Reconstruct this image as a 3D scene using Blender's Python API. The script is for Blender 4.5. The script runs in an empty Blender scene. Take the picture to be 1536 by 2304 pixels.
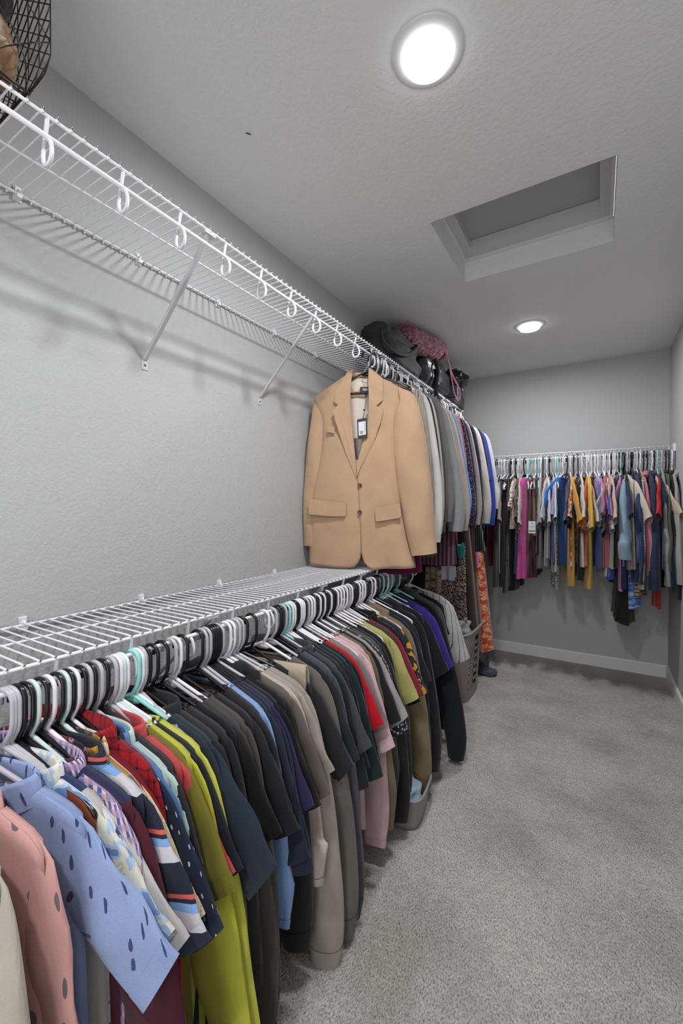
import bpy, math, random
import numpy as np
from mathutils import Vector, Matrix
PI = math.pi
sc = bpy.context.scene
COL = sc.collection

# ------------------------------------------------------------------ camera, world, exposure
CAM = np.array([1.2535, 0.0, 1.2611]); FPX = 949.57; YAW = 0.54626; PIT = -0.009176
W, D, H = 1.7013, 3.9315, 2.44
Y0 = -0.95
cd = bpy.data.cameras.new('camera'); cam = bpy.data.objects.new('camera', cd); COL.objects.link(cam)
cam.location = CAM; cam.rotation_euler = (PI/2 + PIT, 0, YAW)
cd.sensor_fit = 'VERTICAL'; cd.sensor_height = 36.0; cd.lens = FPX/2304*36.0; cd.clip_start = 0.01
sc.camera = cam
wd = bpy.data.worlds.new('world'); sc.world = wd; wd.use_nodes = True
wd.node_tree.nodes['Background'].inputs[0].default_value = (.97, .985, 1, 1)
wd.node_tree.nodes['Background'].inputs[1].default_value = 3.0   # bright world as fill, let in through an added doorway behind the camera
sc.view_settings.view_transform = 'Standard'; sc.view_settings.look = 'None'
sc.view_settings.gamma = 1.0; sc.view_settings.use_curve_mapping = False
sc.view_settings.exposure = 0.0
LAMP = 540.0            # radiance of the three ceiling discs
sc.cycles.max_bounces = 14; sc.cycles.diffuse_bounces = 10
sc.cycles.sample_clamp_indirect = 6.0
LAMPS = [(.87, 1.06), (.87, 2.97), (.87, -.45)]  # last disc is out of view, added behind the camera

def ray(u, v):
    s, c = math.sin(YAW), math.cos(YAW); cp, sp = math.cos(PIT), math.sin(PIT)
    r = np.array([c, s, 0]); f = np.array([-s*cp, c*cp, sp]); up = np.array([s*sp, -c*sp, cp])
    return f*FPX + r*(u-768) + up*(1152-v)
def on(u, v, ax, val):
    d = ray(u, v); return CAM + d*((val-CAM[ax])/d[ax])

# ------------------------------------------------------------------ mesh helpers
def link(o, parent=None):
    COL.objects.link(o)
    if parent is not None: o.parent = parent
    return o
def mk(name, V, F, mat, parent=None, uv=None, smooth=True):
    me = bpy.data.meshes.new(name)
    me.from_pydata([tuple(map(float, p)) for p in V], [], [tuple(int(i) for i in f) for f in F])
    if smooth: me.polygons.foreach_set('use_smooth', [True]*len(me.polygons))
    if uv is not None:
        l = me.uv_layers.new(name='uv'); idx = np.zeros(len(me.loops), dtype=np.int32)
        me.loops.foreach_get('vertex_index', idx)
        l.data.foreach_set('uv', np.asarray(uv, dtype=np.float32)[idx].ravel())
    me.update()
    if mat is not None: me.materials.append(mat)
    return link(bpy.data.objects.new(name, me), parent)
def share(o, name, mat=None, parent=None, loc=None, rot=None):
    c = o.copy(); c.name = name; COL.objects.link(c); c.parent = parent
    if loc is not None: c.location = loc
    if rot is not None: c.rotation_euler = rot
    if mat is not None:
        c.material_slots[0].link = 'OBJECT'; c.material_slots[0].material = mat
    return c
def tag(o, label=None, cat=None, group=None, kind=None):
    if label: o['label'] = label
    if cat: o['category'] = cat
    if group: o['group'] = group
    if kind: o['kind'] = kind
    return o
def empty(name, loc=(0, 0, 0), rz=0.0):
    o = bpy.data.objects.new(name, None); o.empty_display_size = .05; COL.objects.link(o)
    o.location = loc; o.rotation_euler = (0, 0, rz); return o
class MB:
    def __init__(s): s.V = []; s.F = []; s.U = []
    def add(s, V, F, U=None):
        n = len(s.V); s.V += [tuple(p) for p in V]; s.F += [tuple(i+n for i in f) for f in F]
        s.U += list(U) if U is not None else [(p[0]+p[1], p[2]) for p in V]
        return s
    def box(s, a, b):
        x0, y0, z0 = a; x1, y1, z1 = b
        return s.add([(x0,y0,z0),(x1,y0,z0),(x1,y1,z0),(x0,y1,z0),(x0,y0,z1),(x1,y0,z1),(x1,y1,z1),(x0,y1,z1)],
              [(0,3,2,1),(4,5,6,7),(0,1,5,4),(1,2,6,5),(2,3,7,6),(3,0,4,7)])
    def tube(s, P, r, n=8, closed=False, cap=True):
        V, F = tube(P, r, n, closed, cap); return s.add(V, F)
    def build(s, name, mat, parent=None, smooth=True): return mk(name, s.V, s.F, mat, parent, s.U, smooth)
def tube(P, r, n=8, closed=False, cap=True):
    P = np.asarray(P, float); k = len(P)
    R = np.full(k, r) if np.isscalar(r) else np.asarray(r, float)
    T = (np.roll(P, -1, 0)-np.roll(P, 1, 0)) if closed else np.gradient(P, axis=0)
    T /= np.linalg.norm(T, axis=1)[:, None]+1e-12
    a = np.array([0, 0, 1.]) if abs(T[0][2]) < .9 else np.array([1., 0, 0])
    N = np.cross(T[0], a); N /= np.linalg.norm(N); V = []
    ang = np.arange(n)*2*PI/n
    for i in range(k):
        N = N-T[i]*(N@T[i]); N /= np.linalg.norm(N)+1e-12; B = np.cross(T[i], N)
        V += list(P[i]+R[i]*(np.cos(ang)[:, None]*N+np.sin(ang)[:, None]*B))
    F = []
    for i in range(k if closed else k-1):
        j = (i+1) % k
        for m in range(n): F.append((i*n+m, i*n+(m+1) % n, j*n+(m+1) % n, j*n+m))
    if cap and not closed:
        F.append(tuple(range(n))[::-1]); F.append(tuple((k-1)*n+m for m in range(n)))
    return V, F
def cat(pts, n):                                     # Catmull-Rom resample to n points
    P = np.asarray(pts, float); P = np.vstack([2*P[0]-P[1], P, 2*P[-1]-P[-2]])
    seg = len(P)-3; out = []
    for t in np.linspace(0, seg, n):
        i = min(int(t), seg-1); f = t-i; a, b, c, d = P[i:i+4]
        out.append(.5*((2*b)+(c-a)*f+(2*a-5*b+4*c-d)*f*f+(3*b-a-3*c+d)*f**3))
    return np.array(out)
def arclen(P, n):
    P = np.asarray(P, float); d = np.r_[0, np.cumsum(np.linalg.norm(np.diff(P, axis=0), axis=1))]
    t = np.linspace(0, d[-1], n)
    return np.stack([np.interp(t, d, P[:, k]) for k in range(P.shape[1])], 1)
def grid_faces(r, c, wrap=False):
    F = []
    for i in range(r-1):
        for j in range(c if wrap else c-1):
            k = (j+1) % c; F.append((i*c+j, i*c+k, (i+1)*c+k, (i+1)*c+j))
    return F

# ------------------------------------------------------------------ materials
def lin(h, g=1.0):
    h = h.lstrip('#'); o = []
    for i in (0, 2, 4):
        c = int(h[i:i+2], 16)/255; o.append(min(1.0, g*(c/12.92 if c <= .04045 else ((c+.055)/1.055)**2.4)))
    return (*o, 1)
class NT:
    def __init__(s, name):
        s.m = bpy.data.materials.new(name); s.m.use_nodes = True; s.t = s.m.node_tree
        s.b = s.t.nodes['Principled BSDF']
    def n(s, typ, **k):
        o = s.t.nodes.new(typ)
        for a, v in k.items(): setattr(o, a, v)
        return o
    def l(s, a, b): s.t.links.new(a, b)
    def inp(s, sock, v):
        if hasattr(v, 'is_output'): s.l(v, sock)
        else: sock.default_value = v
    def math(s, op, a, b=0.0, c=None):
        o = s.n('ShaderNodeMath', operation=op); s.inp(o.inputs[0], a); s.inp(o.inputs[1], b)
        if c is not None: s.inp(o.inputs[2], c)
        return o.outputs[0]
    def mix(s, f, a, b, bt='MIX'):
        o = s.n('ShaderNodeMix', data_type='RGBA', blend_type=bt); s.inp(o.inputs[0], f); s.inp(o.inputs[6], a); s.inp(o.inputs[7], b)
        return o.outputs[2]
    def noise(s, vec, scale, detail=3, rough=.55):
        o = s.n('ShaderNodeTexNoise'); o.inputs['Scale'].default_value = scale; o.inputs['Detail'].default_value = detail
        o.inputs['Roughness'].default_value = rough
        if vec is not None: s.l(vec, o.inputs['Vector'])
        return o.outputs['Fac']
    def ramp(s, f, stops, interp='LINEAR'):
        o = s.n('ShaderNodeValToRGB'); e = o.color_ramp.elements; o.color_ramp.interpolation = interp
        while len(e) < len(stops): e.new(.5)
        for i, (p, c) in enumerate(stops): e[i].position = p; e[i].color = c
        s.inp(o.inputs[0], f); return o.outputs[0]
    def bump(s, h, strength, dist, prev=None):
        o = s.n('ShaderNodeBump'); o.inputs['Strength'].default_value = strength; o.inputs['Distance'].default_value = dist
        s.l(h, o.inputs['Height'])
        if prev is not None: s.l(prev, o.inputs['Normal'])
        return o.outputs[0]
def plain(name, h, rough=.5, metal=0.0, spec=.5, trans=0.0):
    t = NT(name); t.b.inputs['Base Color'].default_value = lin(h); t.b.inputs['Roughness'].default_value = rough
    t.b.inputs['Metallic'].default_value = metal; t.b.inputs['Specular IOR Level'].default_value = spec
    if trans: t.b.inputs['Transmission Weight'].default_value = trans
    return t.m
def plaster(name, h, scale=55, strength=.35):
    t = NT(name); g = t.n('ShaderNodeNewGeometry').outputs['Position']
    n1 = t.noise(g, scale, 4, .6); n2 = t.noise(g, scale*.22, 2)
    r = t.ramp(n1, [(.42, (0, 0, 0, 1)), (.60, (1, 1, 1, 1))])
    t.l(t.bump(r, strength, .004, t.bump(n2, .10, .02)), t.b.inputs['Normal'])
    t.b.inputs['Base Color'].default_value = lin(h); t.b.inputs['Roughness'].default_value = .75
    t.b.inputs['Specular IOR Level'].default_value = .25
    return t.m
def carpet():
    t = NT('carpet'); g = t.n('ShaderNodeNewGeometry').outputs['Position']
    mp = t.n('ShaderNodeMapping'); mp.inputs['Scale'].default_value = (1, .55, 1); mp.inputs['Rotation'].default_value = (0, 0, .5); t.l(g, mp.inputs[0])
    fine = t.noise(mp.outputs[0], 230, 3, .7); mid = t.noise(g, 38, 3); big = t.noise(g, 3.2, 3, .5)
    f = t.ramp(fine, [(.32, lin('7f7b77')), (.47, lin('bab6b2')), (.68, lin('e0dcd8'))])
    m = t.mix(1.0, f, t.ramp(mid, [(.3, (.86, .86, .86, 1)), (.7, (1.08, 1.08, 1.08, 1))]), 'MULTIPLY')
    b = t.mix(1.0, m, t.ramp(big, [(.34, (.80, .79, .77, 1)), (.50, (.97, .97, .97, 1)), (.66, (1.1, 1.09, 1.08, 1))]), 'MULTIPLY')
    t.l(b, t.b.inputs['Base Color']); t.b.inputs['Roughness'].default_value = 1.0; t.b.inputs['Specular IOR Level'].default_value = .05
    t.l(t.bump(fine, .9, .012, t.bump(mid, .35, .01)), t.b.inputs['Normal'])
    return t.m
FAB = {}
def fabric(h, pat=None, rough=.92, tex=1.0):
    key = (h, str(pat), rough, tex)
    if key in FAB: return FAB[key]
    t = NT('fabric_'+h); tc = t.n('ShaderNodeUVMap').outputs[0]
    sep = t.n('ShaderNodeSeparateXYZ'); t.l(tc, sep.inputs[0]); u, w = sep.outputs[0], sep.outputs[1]
    base = lin(h); hgt = None
    def frac(a, per, off=0.0): return t.math('FRACT', t.math('ADD', t.math('DIVIDE', a, per), off+50))
    def st(a, per, stops, off=0.0): return t.ramp(frac(a, per, off), [(p, lin(c)) for p, c in stops], 'CONSTANT')
    def mapped(rot=0, sx=1, sy=1):
        o = t.n('ShaderNodeMapping'); t.l(tc, o.inputs[0]); o.inputs['Rotation'].default_value = (0, 0, rot); o.inputs['Scale'].default_value = (sx, sy, 1)
        return o.outputs[0]
    if pat:
        k = pat[0]
        if k == 'h': base = st(w, pat[1], pat[2])
        elif k == 'v': base = st(u, pat[1], pat[2])
        elif k == 'gingham':
            a = st(u, pat[1], [(0, h), (.5, pat[2])]); b = st(w, pat[1], [(0, h), (.5, pat[2])])
            base = t.mix(.5, a, b); base = t.mix(t.math('MULTIPLY', t.math('GREATER_THAN', frac(u, pat[1]), .5), t.math('LESS_THAN', frac(w, pat[1]), .5)), base, lin(pat[3]))
        elif k == 'plaid':
            a = st(u, pat[1], pat[2]); b = st(w, pat[1], pat[2], .37); base = t.mix(.5, a, b)
        elif k == 'scatter':           # small marks of one colour
            v = t.n('ShaderNodeTexVoronoi', voronoi_dimensions='2D'); t.l(mapped(pat[4], 1, pat[5]), v.inputs['Vector']); v.inputs['Scale'].default_value = pat[1]; v.inputs['Randomness'].default_value = pat[6] if len(pat) > 6 else .8
            base = t.mix(t.math('LESS_THAN', t.math('ADD', v.outputs['Distance'], t.math('MULTIPLY', t.noise(tc, pat[1]*2.2, 2), .12)), pat[2]), lin(h), lin(pat[3]))
        elif k == 'blotch':            # irregular patches, several colours
            base = t.ramp(t.noise(mapped(.6, 1, 1.3), pat[1], 2, .6), [(p, lin(c)) for p, c in pat[2]], 'CONSTANT')
        elif k == 'fade': base = t.ramp(t.math('ADD', t.math('MULTIPLY', w, -1.0/pat[1]), t.math('MULTIPLY', t.noise(tc, 9, 2), .15)), [(p, lin(c)) for p, c in pat[2]])
        elif k == 'two':               # yoke above, body below
            base = t.mix(t.math('LESS_THAN', w, pat[1]), lin(pat[2]), lin(h))
        elif k == 'rib':
            s_ = t.math('SINE', t.math('MULTIPLY', u, 2*PI/pat[1])); hgt = s_
            base = t.mix(t.math('MULTIPLY_ADD', s_, .5, .5), lin(pat[2]), lin(h))
        elif k == 'hrib':
            s_ = t.math('SINE', t.math('MULTIPLY', w, 2*PI/pat[1])); hgt = s_
            base = t.mix(t.math('MULTIPLY_ADD', s_, .5, .5), lin(pat[2]), lin(h))
    n1 = t.noise(tc, 9, 3); n2 = t.noise(tc, 520, 2, .6)
    va = t.ramp(n1, [(.25, (.90, .90, .90, 1)), (.75, (1.06, 1.06, 1.06, 1))])
    vb = t.ramp(n2, [(.3, (.88, .88, .88, 1)), (.7, (1.08, 1.08, 1.08, 1))])
    c = t.mix(1.0, t.mix(1.0, va, vb, 'MULTIPLY'), base, 'MULTIPLY')
    t.l(c, t.b.inputs['Base Color']); t.b.inputs['Roughness'].default_value = rough; t.b.inputs['Specular IOR Level'].default_value = .2
    t.b.inputs['Sheen Weight'].default_value = .15; t.b.inputs['Sheen Roughness'].default_value = .5
    wr = t.noise(mapped(.35, 1, .45), 15, 3, .5)
    nb = t.bump(n2, .18*tex, .002, t.bump(wr, .42*tex, .02))
    if hgt is not None: nb = t.bump(hgt, .7, .003, nb)
    t.l(nb, t.b.inputs['Normal'])
    FAB[key] = t.m; return t.m

M_WALL = plaster('wall_paint', 'b2b2b2', 95, .22); M_CEIL = plaster('ceiling_paint', 'dedede', 55, .22)
M_TRIM = plain('trim_paint', 'd6d6d6', .45); M_CARPET = carpet()
M_WIRE = plain('white_vinyl_wire', 'e6e6e8', .35); M_CLIP = plain('white_plastic', 'dcdcde', .4)
M_BRKT = plain('white_steel_bracket', 'c2c2c4', .4); M_SCREW = plain('screw_steel', '6b6b6b', .4, .8)
HM = {'white': plain('hanger_white', 'e2e0e6', .28), 'grey': plain('hanger_white_shaded', 'b3b1b8', .28), 'black': plain('hanger_black', '141316', .22),  # grey is the white plastic with shade put into its colour
      'teal': plain('hanger_teal', '8fd6cf', .28), 'mint': plain('hanger_mint', 'c3d6d1', .28)}

# ------------------------------------------------------------------ room
def struct(name, V, F, mat, smooth=False):
    o = mk(name, V, F, mat, None, None, smooth); o['kind'] = 'structure'; return o
T = .1
struct('floor', *(lambda b: (b.V, b.F))(MB().box((-T, Y0-T, -.1), (W+T, D+T, 0))), M_CARPET)
struct('wall_left', *(lambda b: (b.V, b.F))(MB().box((-T, Y0-T, 0), (0, D+T, H+.16))), M_WALL)
struct('wall_right', *(lambda b: (b.V, b.F))(MB().box((W, Y0-T, 0), (W+T, D+T, H+.16))), M_WALL)
struct('wall_back', *(lambda b: (b.V, b.F))(MB().box((0, D, 0), (W, D+T, H+.16))), M_WALL)
dx0, dx1, dz = .62, 1.52, 2.03  # unseen doorway, added so fill light enters from behind the camera
struct('wall_front', *(lambda b: (b.V, b.F))(MB().box((0, Y0-T, 0), (dx0, Y0, H+.16)).box((dx1, Y0-T, 0), (W, Y0, H+.16)).box((dx0, Y0-T, dz), (dx1, Y0, H+.16))), M_WALL)
b = MB(); b.box((dx0-.06, Y0+.0005, 0), (dx0, Y0+.018, dz+.06)).box((dx1, Y0+.0005, 0), (dx1+.06, Y0+.018, dz+.06)).box((dx0, Y0+.0005, dz), (dx1, Y0+.018, dz+.06))
struct('trim_1', b.V, b.F, M_TRIM)
hx0, hx1, hy0, hy1 = .655, 1.305, 1.690, 2.225
b = MB(); Zc = H+.11
b.box((0, Y0, H), (hx0, D, Zc)); b.box((hx1, Y0, H), (W, D, Zc)); b.box((hx0, Y0, H), (hx1, hy0, Zc)); b.box((hx0, hy1, H), (hx1, D, Zc))
struct('ceiling', b.V, b.F, M_CEIL)
def baseboard(name, a, c, axis):
    # profile: 9 cm tall, 1.3 cm thick, eased top edge
    pr = [(0, 0), (.013, 0), (.013, .082), (.009, .090), (0, .092)]
    V = []; 
    for q in (a, c):
        for d, z in pr: V.append((q, D-d, z) if axis == 'b' else ((W-d, q, z) if axis == 'r' else (d, q, z)))
    n = len(pr); F = [(i, (i+1) % n, n+(i+1) % n, n+i) for i in range(n)]+[tuple(range(n)), tuple(range(2*n-1, n-1, -1))]
    struct(name, V, F, M_TRIM)
baseboard('baseboard_back', 0, W, 'b'); baseboard('baseboard_right', Y0, D-.0131, 'r'); baseboard('baseboard_left', Y0, D-.0131, 'l')
# attic hatch
hr = empty('attic_hatch', ((hx0+hx1)/2, (hy0+hy1)/2, Zc)); tag(hr, 'white recessed attic access hatch in the ceiling between the two lights', 'hatch')
ox, oy = (hx0+hx1)/2, (hy0+hy1)/2; A, B2 = (hx1-hx0)/2, (hy1-hy0)/2
def framering(z0, z1, a0, b0, a1, b1):
    m = MB(); m.box((-a0, -b0, z0), (a0, -b1, z1)); m.box((-a0, b1, z0), (a0, b0, z1)); m.box((-a0, -b1, z0), (-a1, b1, z1)); m.box((a1, -b1, z0), (a0, b1, z1)); return m
framering(-.012, .056, A-.001, B2-.001, A-.014, B2-.014).build('trim_strip', M_TRIM, hr, False)
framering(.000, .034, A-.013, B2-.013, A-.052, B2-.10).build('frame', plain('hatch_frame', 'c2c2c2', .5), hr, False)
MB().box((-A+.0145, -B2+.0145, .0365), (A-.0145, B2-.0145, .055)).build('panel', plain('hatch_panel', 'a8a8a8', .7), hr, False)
# recessed lights
M_LENS = NT('lamp_lens'); M_LENS.b.inputs['Base Color'].default_value = (1, 1, 1, 1)
M_LENS.b.inputs['Emission Color'].default_value = (.975, .985, 1.0, 1); M_LENS.b.inputs['Emission Strength'].default_value = LAMP; M_LENS = M_LENS.m
def lathe(prof, n=48):
    V = []; a = np.arange(n)*2*PI/n
    for r, z in prof: V += [(r*math.cos(t), r*math.sin(t), z) for t in a]
    return V, grid_faces(len(prof), n, True)
M_RIM = NT('lamp_rim'); M_RIM.b.inputs['Base Color'].default_value = (.9, .9, .9, 1); M_RIM.b.inputs['Emission Color'].default_value = (.975, .985, 1, 1); M_RIM.b.inputs['Emission Strength'].default_value = LAMP*.012; M_RIM = M_RIM.m
M_RING = plain('lamp_trim', 'd8d8d8', .5)
LL = ['round recessed ceiling light nearest the camera, in front of the attic hatch', 'round recessed ceiling light beyond the attic hatch, nearer the back wall', 'unseen round recessed ceiling light added behind the camera']
for (lx, ly), lb in zip(LAMPS, LL):
    r = empty('ceiling_light', (lx, ly, H)); tag(r, lb, 'light')
    V, F = lathe([(.092, 0), (.0915, -.002), (.088, -.004), (.070, -.0065), (.0625, -.0075), (.0618, -.004)]); mk('trim_ring', V, F, M_RING, r)
    V, F = lathe([(.0618, -.005), (.0618, -.017), (.0600, -.0205), (.0575, -.0215)]); mk('lens_rim', V, F, M_RIM, r)
    V, F = lathe([(.0577, -.0213), (.04, -.0225), (.02, -.0232), (.0004, -.0235)]); mk('lens', V, F, M_LENS, r)
tag(mk('ceiling_speck', *(lambda p: (p.V, p.F))(MB().tube([(.302, .985, H-.0012), (.309, .991, H-.002), (.313, .999, H-.001)], [.0008, .0018, .0007], 6)), plain('speck', '1d1d1d', .8)), 'tiny black speck stuck on the ceiling near the left wall', 'speck')

# ------------------------------------------------------------------ wire shelves
RW = .0021
WIRE_PITCH = .0264
def rod_hook_mesh(dep, z, zr):
    # loop of coated wire: from the top rail, behind the rod, round below it and up to its underside
    P = cat([(dep-.002, 0, z-.004), (dep-.007, 0, (z+zr)/2), (dep-.015, 0, zr-.006), (dep-.021, 0, zr-.028), (dep-.017, 0, zr-.046), (dep-.003, 0, zr-.054), (dep+.010, 0, zr-.047), (dep+.0145, 0, zr-.031), (dep+.010, 0, zr-.014), (dep+.003, 0, zr-.004)], 34)
    return P
def wire_shelf(rootloc, rz, dep, z, zr, y0, y1, hook0, brackets, braceh, label, midd, clip0):
    R = empty('wire_shelf', rootloc, rz); tag(R, label, 'shelf')
    def rod(name, d, zz, r, ya=y0, yb=y1):
        return MB().tube([(d, ya, zz), (d, (ya+yb)/2, zz), (d, yb, zz)], r, 10).build(name, M_WIRE, R)
    rod('back_rail', .010, z-.004, .0032); rod('middle_rail', midd, z-.004, .0028); rod('front_rail', dep, z-.0045, .0034); rod('hang_rod', dep, zr, .0052)
    P = cat([(.006, 0, z-.012), (.007, 0, z-.002), (.014, 0, z+.0008), (midd, 0, z+.0008), (dep-.006, 0, z+.0008), (dep+.0015, 0, z+.0002), (dep+.004, 0, z-.007)], 12)
    w0 = None
    n = int((y1-y0)/WIRE_PITCH)
    for i in range(n):
        yy = y0+.006+i*WIRE_PITCH
        if w0 is None:
            w0 = MB().tube(P, RW, 6).build('deck_wire', M_WIRE, R); w0.location = (0, yy, 0)
        else: share(w0, 'deck_wire', parent=R, loc=(0, yy, 0))
    h0 = None; yy = hook0
    while yy < y1:
        if yy > y0:
            if h0 is None:
                h0 = MB().tube(rod_hook_mesh(dep, z, zr), .0043, 8).build('rod_hook', M_CLIP, R); h0.location = (0, yy, 0)
            else: share(h0, 'rod_hook', parent=R, loc=(0, yy, 0))
        yy += .1582
    c0 = None; yy = clip0
    while yy < y1:
        if yy > y0:
            if c0 is None:
                m = MB(); m.box((0, -.009, -.016), (.004, .009, .020)); m.box((.003, -.006, -.011), (.017, .006, .000)); m.tube([(.004, 0, .012), (.012, 0, .006), (.016, 0, -.002)], .004, 6); m.box((.003, -.007, .004), (.009, .007, .018))
                c0 = m.build('wall_clip', M_CLIP, R, False); c0.location = (0, yy, z-.004)
            else: share(c0, 'wall_clip', parent=R, loc=(0, yy, z-.004))
        yy += .326
    b0 = None
    for yy in brackets:
        if b0 is None:
            m = MB(); top = np.array([dep-.006, 0, z-.012]); bot = np.array([.004, 0, z-braceh])
            for hw, t0, t1 in ((.010, 0, 1),):
                d = (bot-top)/np.linalg.norm(bot-top); nrm = np.array([-d[2], 0, d[0]])
                V = []
                for q in (top, bot):
                    wv = .0095 if q is bot else .011
                    for (yy_, nn) in ((-wv, 0), (-wv*.45, .005), (wv*.45, .005), (wv, 0), (wv*.4, .0025), (-wv*.4, .0025)):
                        V.append(q+nrm*nn+np.array([0, yy_, 0]))
                m.add(V, [(i, (i+1) % 6, 6+(i+1) % 6, 6+i) for i in range(6)]+[(5, 4, 3, 2, 1, 0), (6, 7, 8, 9, 10, 11)])
            m.box((.0005, -.011, z-braceh-.034), (.0025, .011, z-braceh+.004))
            m.box((dep-.014, -.019, z-.014), (dep+.003, .019, z-.009))
            b0 = m.build('support_bracket', M_BRKT, R, False); b0.location = (0, yy, 0)
            V, F = lathe([(.0001, .002), (.003, .0018), (.0042, 0)], 12); V = [(q[2]+.0025, q[0], q[1]+z-braceh-.020) for q in V]
            s0 = mk('screw', V, F, M_SCREW, b0)
        else:
            bb = share(b0, 'support_bracket', parent=R, loc=(0, yy, 0)); share(s0, 'screw', parent=bb)
    return R
ZU, ZRU, DU = 2.0518, 2.0054, .307
ZL, ZRL, DL = .9686, .9250, .3395
ZB, ZRB, DB = 1.689, 1.645, .3045
wire_shelf((0, 0, 0), 0, DU, ZU, ZRU, -.20, 3.47, .424-.1582*4, [-.22+.08, .838, 1.380, 1.922, 2.464, 3.01], .31,
           'white wire shelf high on the left wall, under the black bags', .156, .49-.326*2)
wire_shelf((0, 0, 0), 0, DL, ZL, ZRL, -.20, 2.34, .58-.1582*4, [.29, .815, 1.375, 1.70, 2.25], .30,
           'white wire shelf at waist height on the left wall, below the camel blazer', .163, .495-.326*2)
bs = wire_shelf((0, D, 0), -PI/2, DB, ZB, ZRB, .36, 1.694, .40, [.62, 1.12], .30, 'white wire shelf with packed rod on the back wall', .155, .5)
MB().box((DB-.035, 1.686, ZB-.040), (DB+.012, 1.7005, ZB+.012)).build('end_bracket', M_CLIP, bs, False)

# ------------------------------------------------------------------ hangers
AW, AS = -.092, .43                                   # neck height and arm slope of a hanger
def hanger_mesh():
    m = MB(); r = .0044; hc = -.0145
    hook = [(-.0215, 0, hc-.010)]+[(.0215*math.cos(a), 0, hc+.0235*math.sin(a)) for a in np.linspace(PI, 0, 13)]+[(.0215, 0, hc-.020), (.021, 0, -.050), (.017, 0, -.066), (.008, 0, -.080), (.002, 0, -.090), (0, 0, -.099)]
    m.tube(cat(hook, 40), r, 8)
    body = [(0, 0, AW), (.05, 0, AW-.0215), (.14, 0, AW-.060), (.182, 0, AW-.080), (.193, 0, AW-.089), (.1935, 0, AW-.098), (.184, 0, AW-.103), (.10, 0, AW-.1015), (0, 0, AW-.101)]
    body = body+[(-x, y, z) for x, y, z in body[-2:0:-1]]
    m.tube(cat(body+[body[0]], 72)[:-1], r, 8, True)
    V = [(0, -.0018, AW-.001), (.030, -.0018, AW-.014), (.012, -.0018, AW-.021), (-.012, -.0018, AW-.021), (-.030, -.0018, AW-.014)]
    V += [(x, -y, z) for x, y, z in V]
    m.add(V, [(0, 1, 2, 3, 4), (9, 8, 7, 6, 5)]+[(i, i+5, (i+1) % 5+5, (i+1) % 5) for i in range(5)])
    for s in (-1, 1):                                  # strap notches
        m.tube([(s*.118, 0, AW-.0525), (s*.121, 0, AW-.0475), (s*.127, 0, AW-.0475), (s*.130, 0, AW-.054)], .0024, 6)
    return m
HANG0 = None
def hanger(color, loc, rz, label, group, rx=0.0):
    global HANG0
    if HANG0 is None:
        HANG0 = hanger_mesh().build('clothes_hanger', HM[color]); o = HANG0
        o.material_slots[0].link = 'OBJECT'; o.material_slots[0].material = HM[color]
    else: o = share(HANG0, 'clothes_hanger', HM[color])
    o.location = loc; o.rotation_euler = (0, 0, rz)
    tag(o, label, 'hanger', group); return o

# ------------------------------------------------------------------ garments
def sleeve_surf(side, outer, inner, bs, rng, swing=0.0, R=18, M=14, amp=.006, vc=0.0, cuffpinch=1.0, t0=0.0, t1=1.0, grow=0.0):
    O = arclen(cat(outer, 60), 200); I = arclen(cat(inner, 60), 200); V = []; U = []
    ph = rng.uniform(0, 6.28, 4); L = 0.0
    T = np.linspace(t0, t1, R)
    for i, t in enumerate(T):
        k = min(199, int(round(t*199))); o, n_ = O[k], I[k]; c = (o+n_)/2; h = (o-n_)/2
        b = bs*(.35+.65*min(1, t*3.2))*(1 if t < .9 else cuffpinch)
        hh = h*(1+grow/ max(1e-6, np.linalg.norm(h)))
        for j in range(M):
            a = 2*PI*j/M; ca, sa = math.cos(a), math.sin(a)
            sa2 = math.copysign(abs(sa)**1.25, sa)
            p = c+hh*ca
            f = amp*min(1, t*2)*(math.sin(7.5*t*2+ph[0]+2*ca)+.7*math.sin(15*t+ph[1]-3*ca))
            v = vc+(b+grow)*sa2+f+.5*swing*t
            V.append((side*p[0], v, p[1])); U.append((side*p[0]*.9+sa*.05, p[1]))
    return V, grid_faces(R, M, True), U
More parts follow.
